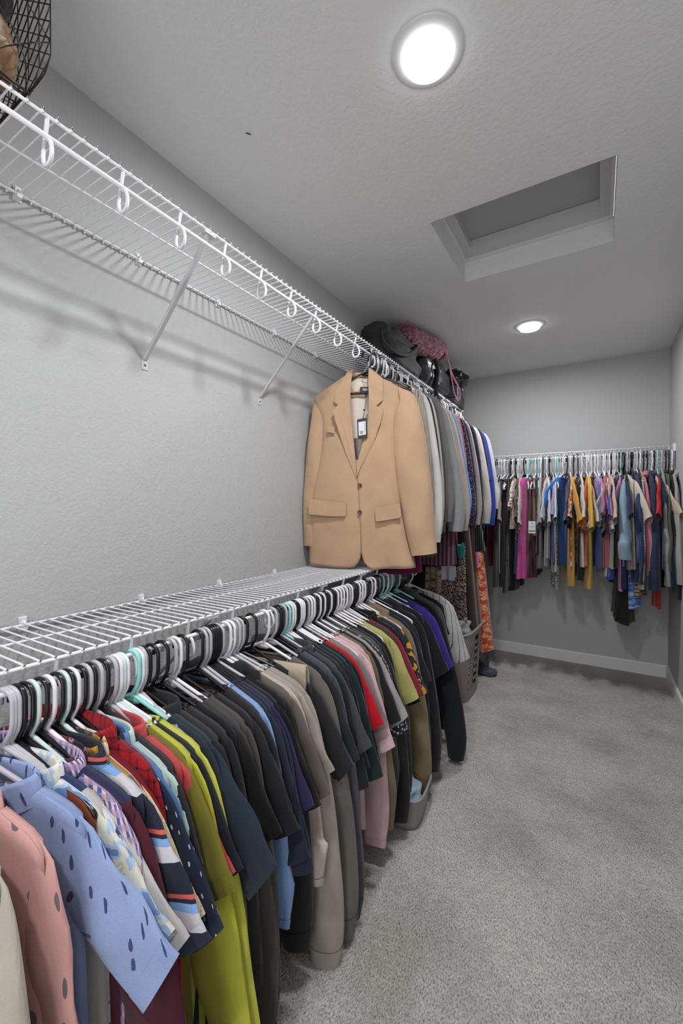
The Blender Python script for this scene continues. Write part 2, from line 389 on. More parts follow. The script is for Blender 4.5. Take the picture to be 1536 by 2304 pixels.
def torso(p, rng):
    sw, nk, cw, hw, hem, b = p['sw'], p['nk'], p['cw'], p['hw'], p['hem'], p['b']
    NS, NR = 25, 17; wn = AW+.013-AS*nk-p.get('drop', 0.0); ph = rng.uniform(0, 6.28, 8)
    fr = rng.uniform(1.6, 3.2); S = np.linspace(-1, 1, NS); V = []; U = []; cols = [(s, -1) for s in S]+[(s, 1) for s in S[::-1][1:-1]]
    nd = p.get('nd', .055); A = p.get('amp', .010)
    for i in range(NR):
        t = (i/(NR-1))**1.15
        for s, sg in cols:
            u0 = s*sw; au = abs(u0)
            if au < nk: w0 = wn-(nd if sg < 0 else .012)*math.sqrt(max(0, 1-(au/nk)**2))+ (0 if sg < 0 else .0)
            else: w0 = wn-(au-nk)*AS-.018*max(0, (au-sw*.8)/(sw*.2))**2
            if t < .3: ww = sw+(cw-sw)*math.sin(t/.3*PI/2)
            else: ww = cw+(hw-cw)*((t-.3)/.7)
            tt = min(1, t*5); u = u0*(1-tt)+s*ww*tt
            hemw = hem-.012*math.cos(s*2.2)+p.get('hemtilt', 0)*s+.006*math.sin(3*s+ph[4])
            w = w0+(hemw-w0)*t
            npf = math.sqrt(max(0, 1-(au/nk)**2)) if au < nk else 0
            edge = math.sqrt(max(0, 1-abs(s)**3))
            th = (.0068+.010*npf)*(1-tt)+b*edge*tt
            fold = A*t**.8*(math.sin(fr*PI*s+ph[0]+1.2*t)*.8+.5*math.sin(2.1*fr*PI*s+ph[1]))+.004*t*sg*math.sin(5*s+ph[2])
            if abs(s) > .999: fold = fold
            V.append((u, sg*th+fold+p.get('lean', 0)*t, w)); U.append((u if sg < 0 else u+.6, w))
    nc = len(cols); F = grid_faces(NR, nc, True)
    def back(i): return (nc-(i-0)) % nc if 0 < i < NS-1 else i
    for i in range(NS-1):
        if min(abs(S[i]), abs(S[i+1]))*sw >= nk*.97:
            bi, bj = back(i), back(i+1)
            F.append(tuple(dict.fromkeys((i, bi, bj, i+1))))
    F = [f for f in F if len(f) > 2]
    ring = [V[i] for i in range(nc) if abs(cols[i][0])*sw < nk*1.02]
    return V, F, U, ring, wn
KIND = {
 'tee':   dict(name='t_shirt', sl='short', cw=.205, hw=.225, hem=-.80, b=.012, nb=True),
 'tank':  dict(name='tank_top', sl=None, sw=.150, cw=.165, hw=.19, hem=-.72, b=.011, nk=.095, nd=.13),
 'dress': dict(name='dress', sl=None, sw=.150, cw=.165, hw=.21, hem=-1.15, b=.014, nk=.095, nd=.12, amp=.016),
 'blouse':dict(name='blouse', sl='short', cw=.19, hw=.21, hem=-.70, b=.012, nk=.09, nd=.09),
 'long':  dict(name='long_sleeve_top', sl='long', cw=.205, hw=.22, hem=-.80, b=.012, nb=True, cuff=.03),
 'sweat': dict(name='sweatshirt', sl='long', cw=.215, hw=.215, hem=-.78, b=.016, nb=True, cuff=.06, sb=.020, band=True),
 'hood':  dict(name='hoodie', sl='long', cw=.215, hw=.215, hem=-.78, b=.017, cuff=.06, sb=.022, band=True, hoodie=True),
 'shirt': dict(name='shirt', sl='short', nk=.118, cw=.21, hw=.225, hem=-.80, b=.013, col=True, nd=.06),
 'polo':  dict(name='polo_shirt', sl='short', nk=.115, cw=.205, hw=.22, hem=-.78, b=.012, col=True, nd=.05),
 'lshirt':dict(name='dress_shirt', sl='long', nk=.112, cw=.21, hw=.225, hem=-.82, b=.013, col=True, nd=.06, cuff=.06),
 'knit':  dict(name='sweater', sl='long', cw=.21, hw=.22, hem=-.80, b=.015, nb=True, cuff=.06, sb=.019, band=True),
 'jacket':dict(name='jacket', sl='long', cw=.215, hw=.23, hem=-.88, b=.018, col=True, cuff=.03, sb=.021),
}
def band_mesh(p, rng_seed, V, nc, rows, grow):
    pass
GCOUNT = [0]; STK = random.Random(11)
def garment(kind, h, loc, rz, label, group, pat=None, **kw):
    GCOUNT[0] += 1; rng = np.random.RandomState(GCOUNT[0]*7+3)
    p = dict(sw=.217, nk=.100, cw=.205, hw=.225, hem=-.80, b=.012, sb=.013, nd=.065); p.update(KIND[kind]); p.update(kw)
    R = empty(p['name'], loc, rz); tag(R, label, p.get('cat', p['name'].replace('_', ' ').replace('t shirt', 't-shirt').replace('long sleeve top', 'top')), group)
    m = fabric(h, pat, p.get('rough', .92), p.get('tex', 1.0)); m2 = fabric(p['col2']) if 'col2' in p else m
    V, F, U, ring, wn = torso(p, rng); mk('body', V, F, m, R, U)
    drop = p.get('drop', 0.0)
    dz = np.array([0, -drop]); fl = p.get('flare', rng.uniform(-.01, .03)); sw_ = p.get('swing', rng.uniform(-.03, .03))
    if p['sl']:
        for side in (-1, 1):
            if p['sl'] == 'short':
                L = p.get('L', rng.uniform(.0, .05))
                outer = [(.135, -.138), (.185, -.163), (.217, -.183), (.240+fl*.3, -.225), (.270+fl*.7, -.31-L*.5), (.300+fl, -.39-L)]
                inner = [(.115, -.20), (.130, -.25), (.148, -.30), (.172, -.345-L*.3), (.196+fl*.5, -.39-L*.7), (.218+fl*.8, -.425-L)]
                k_ = p.get('stick', STK.uniform(0, .35))
                o2 = [(.135, -.138), (.185, -.163), (.219, -.184), (.268, -.235), (.325, -.298), (.382, -.360-L*.3)]
                i2 = [(.110, -.21), (.118, -.26), (.140, -.30), (.195, -.355), (.255, -.410), (.318, -.468-L*.3)]
                outer = [((1-k_)*a+k_*c, (1-k_)*b+k_*d) for (a, b), (c, d) in zip(outer, o2)]; inner = [((1-k_)*a+k_*c, (1-k_)*b+k_*d) for (a, b), (c, d) in zip(inner, i2)]
                R_ = 14
            else:
                L = p.get('L', rng.uniform(-.02, .03))
                outer = [(.135, -.138), (.185, -.163), (.217, -.183), (.243+fl*.2, -.25), (.268+fl*.4, -.40), (.284+fl*.7, -.56), (.290+fl, -.73-L), (.276+fl, -.85-L)]
                inner = [(.110, -.22), (.122, -.27), (.134, -.31), (.145, -.36), (.160, -.46), (.172+fl*.5, -.60), (.184+fl, -.74-L), (.200+fl, -.85-L)]
                R_ = 24
            O = np.array(outer)+dz; I = np.array(inner)+dz
            if side < 0: sw2, seed = -sw_*.3, 1
            else: sw2, seed = sw_, 2
            r2 = np.random.RandomState(GCOUNT[0]*13+seed)
            V, F, U = sleeve_surf(side, O, I, p['sb']*p.get('sbx', 1), r2, sw2, R_, 14, p.get('samp', .003), cuffpinch=1.0)
            sv = mk('sleeve', V, F, m, R, U)
            r2 = np.random.RandomState(GCOUNT[0]*13+seed)
            if p['sl'] == 'short':
                V, F, U = sleeve_surf(side, O, I, p['sb']*p.get('sbx', 1), r2, sw2, 3, 14, p.get('samp', .003), t0=.90, t1=1.003, grow=.0013)
                mk('sleeve_hem', V, F, fabric(p['col3']) if 'col3' in p else m, sv, U)
            else:
                c = p.get('cuff', .03)/.80
                V, F, U = sleeve_surf(side, O, I, p['sb']*p.get('sbx', 1), r2, sw2, 4, 14, p.get('samp', .003), t0=1-c, t1=1.004, grow=.0018)
                mk('cuff', V, F, m2, sv, U)
    if p.get('nb'):
        V, F = tube(np.array(ring)+np.array([0, 0, .001]), .0046, 6, True); mk('neckband', V, F, m2, R, [(a[0], a[2]) for a in V])
    if p.get('col'):
        th = np.linspace(-PI*.93, PI*.93, 30); V = []; U = []
        for i, (gr, dz_) in enumerate([(.0, -.014), (.001, .006), (.003, .022), (.008, .028), (.013, .020), (.017, .002), (.021, -.017)]):
            for a in th:
                # a = 0 at the back, +-pi at the front
                aa = p['nk']*.92+gr; bb = .015+gr*.45; pt = abs(a)/(PI*.93)
                z = wn+dz_-.040*pt**3-(.018*pt**6 if i > 4 else 0)+drop*0
                V.append((aa*math.sin(a), bb*math.cos(a), z)); U.append((aa*a, z))
        mk('collar', V, grid_faces(7, 30), m2, R, U)
    if p.get('hoodie'):
        th = np.linspace(-2.6, 2.6, 26); P = []; rr = []
        for a in th:
            k = math.cos(a/2); P.append(((p['nk']+.012)*math.sin(a), .012+.020*math.cos(a), wn-.018+.018*k-.05*(1-k)**2)); rr.append(.008+.017*k**1.2)
        V, F = tube(P, rr, 10); V = [(x, y*.85, z+(.006*math.sin(x*90+y*60))) for x, y, z in V]; mk('hood', V, F, m2, R, [(a[0], a[2]) for a in V])
    if p.get('band'):
        hm = p['hem']; Vb = []; Ub = []; n = 40; hw = p['hw']+.002
        # rib at the hem follows the body's last rows
        rb = np.random.RandomState(GCOUNT[0]*7+3); Vt, Ft, Ut, _, _ = torso(p, rb); nc = len(Vt)//17
        rows = [14, 15, 16]; V = []; U = []
        for r_ in rows:
            for j in range(nc):
                q = np.array(Vt[r_*nc+j]); sg = -1 if j < 25 else 1
                V.append((q[0]*1.006, q[1]+sg*.0016, q[2]-(.003 if r_ == 16 else 0))); U.append(Ut[r_*nc+j])
        mk('hem_band', V, grid_faces(3, nc, True), m2, R, U)
    return R
def folded(h, loc, rz, label, group, pat=None, wide=.15, drop=.42, name='trousers', off=0.0, thick=.014, top=None, catg=None):
    # trousers or scarf folded over a hanger bar
    GCOUNT[0] += 1; rng = np.random.RandomState(GCOUNT[0]*7+3); R = empty(name, loc, rz); tag(R, label, catg or name, group)
    wb = AW-.100 if top is None else top; V = []; U = []; NS, NR = 16, 30; ph = rng.uniform(0, 6.28, 4)
    for i in range(NR):
        t = i/(NR-1)*2-1                                # -1 back hem .. 0 over bar .. 1 front hem
        for j in range(NS):
            s = j/(NS-1)*2-1; d = abs(t); fl = 1+.12*d
            z = wb+.008-drop*max(0, d-.03)*(1 if t > 0 else .93); v = (math.copysign(min(1, d*10), t))*(-.008-.006*d)
            v += .010*d*math.sin(3*s+ph[0])+.006*d*math.sin(7*s+ph[1])
            V.append((off+s*wide*fl, v, z)); U.append((s*wide, z))
    o = mk('cloth', V, grid_faces(NR, NS), fabric(h, pat), R, U)
    sm = o.modifiers.new('thickness', 'SOLIDIFY'); sm.thickness = thick*.35; sm.offset = 0
    return R
def skirt(h, loc, rz, label, group, pat=None, wt=.13, wb=.17, top=-.12, hem=-.75, b=.014, amp=.012, name='skirt'):
    GCOUNT[0] += 1; rng = np.random.RandomState(GCOUNT[0]*7+3); R = empty(name, loc, rz); tag(R, label, name, group)
    N, NR = 36, 16; V = []; U = []; ph = rng.uniform(0, 6.28, 3)
    for i in range(NR):
        t = i/(NR-1); ww = wt+(wb-wt)*t
        for j in range(N):
            a = 2*PI*j/N; s = math.cos(a)
            V.append((ww*s, b*math.sin(a)*(1+.5*t)+amp*t*math.sin(6*s+ph[0])+.5*amp*t*math.sin(11*a+ph[1]), top+(hem-top)*t+.006*math.sin(3*a+ph[2])*t)); U.append((ww*s, top+(hem-top)*t))
    mk('skirt_panel', V, grid_faces(NR, N, True), fabric(h, pat), R, U)
    V2 = [(q[0]*1.01, q[1]*1.05, q[2]) for q in V[:N]]+[(q[0]*1.012, q[1]*1.05, q[2]-.03) for q in V[:N]]
    mk('waistband', V2, grid_faces(2, N, True), fabric(h), R, [(q[0], q[2]) for q in V2])
    return R

# ------------------------------------------------------------------ lower rack (left wall, waist-high rod)
NAVY, BLK, CHR = '1f2433', '17171a', '323235'
G = 'garments on the lower left rack'
LOWER = [
 (.205, 'grey', 'knit', 'aaa598', None, 'oatmeal knit sweater at the camera end of the lower rack', dict(L=.0, flare=.0, rzd=10)),
 (.250, 'grey', 'shirt', 'cf9c95', ('scatter', 15, .20, '6d6268', .9, .6, .9), 'pink camp shirt printed with grey sea shells', dict(L=.16, flare=-.02, stick=0, rzd=16)),
 (.300, 'grey', 'shirt', '8b9dc4', ('scatter', 36, .19, '39456f', .75, .32, .8), 'sky blue shirt printed with small slanted navy motifs', dict(L=.0, stick=1.0, rzd=21)),
 (2, 'grey', 'shirt', 'b9c6d6', ('blotch', 14, [(0, '6f8cb4'), (.42, 'a9bfd8'), (.50, 'd8d5c4'), (.62, 'cfc08a'), (.66, 'd6d8d8')]), 'pale blue and cream tie-dye shirt with yellow patches', dict(L=-.04, stick=.5, rzd=20)),
 (10, 'grey', 'shirt', 'c7cbd6', ('blotch', 26, [(0, '2d4a86'), (.40, '7f93bb'), (.45, 'cdd1da')]), 'white shirt with blue palm leaf print', dict(L=-.02, stick=.55, rzd=19)),
 (36, 'grey', 'tee', 'b9b6b3', ('two', -.150, '27365f'), 'light grey t-shirt with a dark blue yoke and collar', dict(L=.0, stick=.7, rzd=17, col2='2b3f73')),
 (52, 'black', 'tank', '7a3c24', None, 'rust brown sleeveless top, mostly hidden near the camera', dict(sw=.205, cw=.17, hw=.18, drop=.01)),
 (70, 'black', 'sweat', '4b1a2a', ('two', -.172, '2a2c4a'), 'maroon sweatshirt with a navy yoke', dict(rzd=17, flare=.05, ush=.03, col2='2a2c4a')),
 (90, 'mint', 'shirt', '4a5a9c', ('gingham', .020, 'b59aa8', 'd9b6b4'), 'blue and pink gingham shirt on a mint hanger', dict(L=.01, flare=.0, ush=.012, stick=.15)),
 (106, 'black', 'shirt', '4b2735', ('blotch', 20, [(0, '2a2230'), (.45, '5b2a38'), (.56, 'b09aa0'), (.60, '5b2a38')]), 'plum patterned shirt with a pale placket', {}),
 (124, 'white', 'polo', '242938', ('h', .105, [(0, '242938'), (.36, 'c9c5cb'), (.62, '7fa5d6'), (.74, '242938'), (.80, 'cf5a52'), (.86, '242938')]), 'navy polo with white, blue and coral stripes', dict(L=.02, flare=.02, ush=.028, stick=.3)),
 (138, 'black', 'lshirt', '8a6a1e', ('plaid', .10, [(0, 'b58a1c'), (.30, '2a2f3a'), (.52, '6f6a3c'), (.70, '2c4a7a'), (.82, 'c79a24')]), 'mustard and navy plaid flannel shirt', dict(L=.02, ush=.008, flare=.02)),
 (150, 'mint', 'shirt', 'c9b89a', ('blotch', 22, [(0, 'a8702c'), (.37, 'd6c7ac'), (.58, 'c9a86a'), (.61, 'd8ccb6')]), 'cream shirt with a faint gold floral print', dict(L=.0)),
 (160, 'black', 'tee', '7c1522', None, 'crimson t-shirt behind the cream floral shirt', {}),
 (175, 'white', 'lshirt', '86161f', ('plaid', .045, [(0, '9a1822'), (.5, '4a0d14'), (.62, '86161f'), (.9, '1d0d10')]), 'red and black buffalo plaid flannel shirt with raised collar', dict(drop=-.02)),
 (187, 'black', 'shirt', '232a3d', ('scatter', 34, .16, 'c9ccd6', .2, .7, .35), 'navy shirt with tiny white anchors', dict(L=.06, stick=.55)),
 (198, 'grey', 'shirt', '56759f', ('fade', .8, [(0, '6f97c4'), (.5, '3a5a8a'), (1, '1f3358')]), 'blue ombre shirt beside the mint embroidered shirt', dict(L=.01)),
 (212, 'black', 'shirt', 'b9cec4', ('scatter', 16, .24, '4a74ac', .5, .7), 'pale mint shirt with blue embroidered palms', dict(L=.0)),
 (226, 'grey', 'tee', '2a2c30', None, 'dark grey t-shirt between the mint and coral shirts', {}),
 (244, 'black', 'polo', 'b9494a', None, 'coral red polo with navy embroidery', dict(L=-.01, flare=.0)),
 (256, 'grey', 'tee', '6f6a26', None, 'olive t-shirt behind the coral polo', {}),
 (268, 'white', 'long', 'b3b53c', None, 'lime yellow long sleeve tee, nearest of the lime pair', dict(L=.0, flare=.06)),
 (282, 'mint', 'tee', '20242c', None, 'dark slate t-shirt between the two lime tops', {}),
 (296, 'white', 'sweat', 'bdbf4b', None, 'lime yellow sweatshirt, second of the lime pair', dict(L=.02, flare=.06)),
 (314, 'teal', 'tee', '262c36', None, 'blue black t-shirt on a teal hanger by the lime sweatshirt', {}),
 (322, 'white', 'tee', '26303c', None, 'dark teal navy t-shirt with wide rolled sleeve hem', dict(L=.05, stick=.8)),
 (338, 'black', 'jacket', '2c2c2e', None, 'charcoal fleece jacket with a stand collar', dict(L=.0)),
 (361, 'black', 'knit', '2a2a2c', None, 'dark charcoal sweater beside the stand collar jacket', {}),
 (380, 'black', 'tee', '1b1b1d', None, 'black t-shirt before the graphite crewneck', {}),
 (392, 'grey', 'sweat', '3d3b3b', None, 'graphite crewneck sweatshirt with shoulder seam', dict(L=.03, flare=.02)),
 (406, 'white', 'sweat', '4a4541', None, 'brown grey crewneck sweatshirt', dict(L=.0)),
 (424, 'black', 'tee', '262427', None, 'dark plum grey t-shirt before the light blue shirt', {}),
 (440, 'black', 'tee', '2a2729', None, 'soft black t-shirt touching the light blue shirt', {}),
 (452, 'grey', 'long', '7d9ecb', None, 'light blue long sleeve shirt among dark tops', dict(L=-.16, flare=.0)),
 (462, 'grey', 'tee', '232838', None, 'ink navy t-shirt just past the light blue shirt', dict(L=.13, flare=.02)),
 (470, 'black', 'tee', '1e2434', None, 'navy t-shirt with long boxy sleeve', dict(L=.16, flare=.03)),
 (479, 'black', 'tee', '2b2547', None, 'dark purple t-shirt past the navy tees', {}),
 (490, 'black', 'tee', '19191c', None, 'black t-shirt squeezed before the thick black hoodie', {}),
 (508, 'grey', 'hood', '1d1d1f', None, 'thick black hoodie before the cream tops', dict(L=-.02, flare=.0)),
 (524, 'white', 'tee', '5f5751', None, 'taupe t-shirt between the black hoodie and cream top', {}),
 (534, 'white', 'long', 'b5a9a1', None, 'pale cream long sleeve top', dict(L=-.18, flare=.02)),
 (545, 'grey', 'tee', '9f948b', None, 'sand t-shirt with black line art between cream tops', dict(L=.0)),
 (560, 'grey', 'sweat', '99928b', None, 'greige sweatshirt with a very long wide sleeve', dict(L=.09, flare=.04, sb=.034)),
 (583, 'black', 'tee', '262628', None, 'washed black t-shirt with stitched sleeve hem', dict(L=.06, stick=.5)),
 (603, 'white', 'sweat', '625d58', None, 'heavy taupe grey sweatshirt with raised shoulder seam', dict(L=.05, flare=.04, sb=.032)),
 (615, 'grey', 'tee', '24262b', None, 'slate black t-shirt before the slate sweatshirt', dict(L=.02)),
 (626, 'black', 'sweat', '4a4a52', None, 'slate grey sweatshirt with navy shading', dict(L=.05, flare=.03)),
 (634, 'black', 'tee', '1d2026', None, 'black t-shirt with a folded sleeve past the slate sweatshirt', dict(L=.13, flare=.02)),
 (641, 'grey', 'polo', '3f3f45', None, 'dark grey collared shirt on a grey-shaded hanger', {}),
 (649, 'teal', 'tee', '23262c', None, 'blackish t-shirt on the bright teal hanger', dict(L=.10)),
 (657, 'white', 'tee', '1c1e22', None, 'jet t-shirt past the teal hanger', dict(L=.05)),
 (665, 'black', 'tee', '1b2b2c', None, 'bottle green black t-shirt before the red tee', dict(L=.14, flare=.03)),
 (673, 'white', 'tee', '1a1d20', None, 'black t-shirt directly before the red tee', dict(L=.12)),
 (681, 'white', 'tee', 'b00e18', None, 'bright red t-shirt', dict(L=-.02, flare=.0)),
 (691, 'grey', 'tee', '84777a', None, 'mauve grey t-shirt between the red and pink tees', dict(L=.02)),
 (704, 'white', 'tee', 'c6a9ad', None, 'pale pink t-shirt', dict(L=.10, flare=.02)),
 (711, 'black', 'long', 'c0a0a4', None, 'pink long sleeve top hanging below the pale pink tee', dict(L=.0, flare=.01)),
 (717, 'white', 'sweat', '6a5c49', None, 'olive brown sweatshirt past the pink tops', dict(L=-.05)),
 (723, 'black', 'tee', '1b1b1d', None, 'black t-shirt between olive brown and pale grey tops', {}),
 (729, 'white', 'tee', '96918e', None, 'pale heather grey t-shirt', dict(L=.04, stick=.45)),
 (736, 'black', 'tee', '2d2f36', ('scatter', 60, .3, 'b5b8c0', .0, 1.0), 'black t-shirt with a small white print on the sleeve', dict(L=.10)),
 (742, 'white', 'long', '4b4a3e', None, 'dark olive long sleeve top before the pale lime tee', dict(L=-.1)),
 (749, 'black', 'tee', '2a292b', None, 'faded black t-shirt before the pale lime tee', dict(L=.05)),
 (757, 'white', 'long', '1d1d20', None, 'black long sleeve top before the pale lime tee', dict(L=.0)),
 (774, 'white', 'tee', 'aaa664', None, 'pale lime green t-shirt', dict(L=.03, stick=.2)),
 (779, 'white', 'long', '303034', None, 'dark grey long sleeve top behind the pale lime tee', dict(L=.0)),
 (785, 'grey', 'tee', '7d2333', None, 'raspberry t-shirt mostly hidden behind the pale lime tee', dict(hem=-.84)),
 (793, 'black', 'polo', '1b1b1e', None, 'black polo with open collar past the pale lime tee', dict(L=.06)),
 (804, 'white', 'tee', '2b2f3c', ('blotch', 18, [(0, 'c98f1f'), (.40, 'e0a92c'), (.44, '2b2f3c')]), 'navy t-shirt with yellow wing print', dict(L=.04)),
 (815, 'white', 'hood', '786a50', None, 'olive tan hoodie with a long sleeve', dict(L=.02, flare=.03, sb=.032)),
 (823, 'black', 'tee', '202228', None, 'black t-shirt between the tan and black hoodies', dict(L=.02)),
 (832, 'grey', 'knit', '26262a', None, 'charcoal knit sweater before the thick navy black hoodie', {}),
 (848, 'black', 'hood', '1a1b20', None, 'thick navy black hoodie with a big hood', dict(L=.0, sb=.032)),
 (862, 'teal', 'tee', '1c1c22', None, 'black t-shirt on teal hanger before the purple tee', dict(L=.05)),
 (878, 'teal', 'tee', '3b2a82', None, 'royal purple t-shirt', dict(L=.06, stick=.3)),
 (890, 'teal', 'sweat', '17191d', None, 'black sweatshirt with a sleeve reaching almost to the carpet', dict(L=.05, flare=.08, sb=.03)),
 (902, 'black', 'jacket', '4b474a', None, 'grey jacket with a soft collar near the rack end', dict(L=-.05)),
 (912, 'black', 'tee', '141416', None, 'black t-shirt just before the pinstripe jersey', dict(L=-.06, stick=0, flare=-.05)),
 (931, 'mint', 'tee', 'b4b2b2', ('v', .034, [(0, 'bcbaba'), (.91, '2f3a4c')]), 'white pinstripe baseball jersey ending the lower rack', dict(L=.12, stick=.1, flare=.03)),
]
rr = random.Random(5)
def place(rows, xr, zr, rzf, rack, yf, group, hooks=None):
    ys = [yf(r[0]) for r in rows]; hy = [y for y in ys]; used = set()
    if hooks:                                          # hang each garment on the nearest free hook, in order
        hk = sorted(yf(h) for h in hooks); n, m_ = len(ys), len(hk); INF = 1e9
        C = np.full((n+1, m_+1), INF); C[0, :] = 0; B = np.zeros((n+1, m_+1), int)
        for i in range(1, n+1):
            for j in range(i, m_+1):
                k = C[i-1, j-1]+abs(hk[j-1]-(ys[i-1]-.022)); C[i, j] = C[i, j-1]
                if k < C[i, j]: C[i, j] = k; B[i, j] = 1
        i, j = n, m_
        while i > 0:
            if B[i, j]: hy[i-1] = hk[j-1]; used.add(j-1); i -= 1
            j -= 1
    for (px, hc, kind, h, pat, lb, kw), y, yh in zip(rows, ys, hy):
        rz = rzf(y) if not hooks else max(-.05, min(.42, math.asin(max(-.5, min(.5, (y-yh)/.22)))))
        if hooks: rz = math.radians(kw['rzd']) if 'rzd' in kw else rz+math.radians(8 if y < .6 else 8-5*min(1, (y-.6)/.4))
        us = kw.get('ush', 0.0)
        garment(kind, h, (xr+us*math.cos(rz), yh+us*math.sin(rz), zr), rz, lb+(' ' + rack if len((lb+rack).split()) < 15 and rack not in lb else ''), group, pat, **kw)
        hanger(hc, (xr, yh, zr), rz, f'{hc} hanger holding the {lb}', 'hangers ' + rack)
    if hooks:
        seen = {}
        for j, y in enumerate(hk):
            if j in used: continue
            i = max([k for k in range(len(hy)) if hy[k] <= y], default=0); c_ = ('black', 'white', 'grey', 'black')[j % 4]; seen[i] = seen.get(i, 0)+1
            hanger(c_, (xr, y, zr), .12+.1*math.sin(j*2.1), f'{c_} hanger squeezed in {("just", "second", "third")[min(2, seen[i]-1)]} past the {rows[i][5].split(" with ")[0]}', 'half hidden hangers on the lower left rack')
HOOKS = [.215, .25, .295, 3, 10, 20, 36, 52, 67, 87, 103, 123, 136, 148, 158, 175, 187, 197, 211, 225, 244, 255, 262, 269, 295, 304, 314, 321, 338, 361, 380, 391, 406, 442, 451, 460, 467, 472, 477, 482, 487, 504, 513, 525, 532, 541, 566, 592, 610, 619, 625, 632, 640, 647, 653, 657, 661, 665, 669, 673, 678, 683, 690, 696, 704, 710, 715, 720, 724, 729, 735, 740, 745, 750, 757, 763, 771, 777, 783, 790, 795, 800, 806, 812, 820, 828, 835, 842, 849, 854, 865, 873, 881, 891, 898, 906, 920]
def ylow(px): return px if px < 1 else float(on(px, 1152, 0, .34)[1])
place(LOWER, DL, ZRL, lambda y: math.radians((13-6*min(1, max(0, (y-.2)/.6)))+rr.uniform(-1.5, 1.5)), 'on the lower left rack', ylow, G, [h for h in HOOKS if abs(h-566) > 1])
yb = ylow(566)
folded('a89c8a', (DL, yb, ZRL), math.radians(8), 'khaki jogger trousers folded over a black clip hanger', G, wide=.13, drop=.30, off=.06, top=AW-.04, catg='trousers')
hanger('black', (DL, yb-.004, ZRL), math.radians(8), 'black clip hanger holding the khaki jogger trousers', 'hangers on the lower left rack')

# ------------------------------------------------------------------ upper rack (left wall, high rod)
G2 = 'garments on the upper left rack'
UPPER = [
 (846, 'black', 'knit', 'b9ada0', ('rib', .012, '8f8478'), 'cream ribbed cardigan right behind the camel blazer', dict(L=.0, flare=.0)),
 (853, 'grey', 'tank', '5a1238', None, 'burgundy velvet top peeking out under the blazer', dict(hem=-1.06, hw=.22)),
 (860, 'white', 'long', 'c3bfbd', None, 'white long sleeve tunic past the cream cardigan', dict(L=.06, hem=-.97)),
 (868, 'black', 'long', '232326', None, 'black long sleeve blouse past the white tunic', dict(L=.04)),
 (875, 'grey', 'knit', 'b9b5b0', None, 'pale ash sweater between black blouse and grey blazer', {}),
 (884, 'black', 'jacket', '4c4b4a', None, 'charcoal grey suit jacket with notched collar', dict(hem=-1.0)),
 (896, 'grey', 'jacket', '6f6e6d', None, 'mid grey suit jacket before the heather sweatshirt', dict(drop=-.02)),
 (908, 'white', 'hood', '8e8f90', None, 'heather grey hoodie with a heavy drooping sleeve', dict(L=.02, flare=.05, sb=.035)),
 (922, 'teal', 'hood', 'b3a595', None, 'beige hoodie with gathered hem', dict(L=.02, flare=.05, sb=.03, hem=-.90)),
 (934, 'white', 'lshirt', '7e9fce', None, 'light blue denim shirt with buttoned cuff', dict(L=-.03, flare=.04)),
 (944, 'black', 'long', '9a8f8c', None, 'dim mauve top behind the denim shirt', {}),
 (950, 'white', 'long', 'c2573c', None, 'coral orange top past the denim shirt', dict(hem=-.98)),
 (958, 'grey', 'long', '2e3550', ('scatter', 55, .26, '8f94ac', .3, .8), 'navy blouse with tiny pale flowers', dict(L=.0, flare=.02)),
 (966, 'black', 'long', '3a2238', None, 'dark plum top past the floral blouse', {}),
 (973, 'white', 'long', 'aaa29d', None, 'stone grey long sleeve top with red neckline', dict(L=.0)),
 (982, 'black', 'tee', '541a26', None, 'maroon t-shirt before the off white sweatshirt', dict(L=-.05, stick=0, flare=-.06)),
 (990, 'grey', 'long', '262b3e', None, 'navy long sleeve top before the off white sweatshirt', {}),
 (1000, 'white', 'sweat', 'bab3ae', None, 'off white sweatshirt with folded sleeve', dict(L=.0, flare=.03, hem=-.88)),
 (1011, 'black', 'jacket', '1d1d20', None, 'black jacket near the end of the high shelf', dict(L=-.2)),
 (1018, 'white', 'long', '27419a', None, 'royal blue long sleeve top at the far end', dict(L=.02, flare=.02)),
 (1028, 'white', 'long', 'b7b3b1', None, 'white long sleeve top, last before the back corner', dict(L=-.1)),
]
def yup(px): return float(on(px, 1152, 0, DU)[1])
place(UPPER, DU, ZRU, lambda y: math.radians(5+rr.uniform(-2, 2)), 'on the upper left rack', yup, G2)
for lb, hc, px in (('black hanger bunched just before the high coloured clothes, bare', 'black', 837), ('white hanger shaded grey, hanging bare behind the blazer hook', 'grey', 841)):
    hanger(hc, (DU, yup(px), ZRU), .1, lb, 'hangers on the upper left rack')
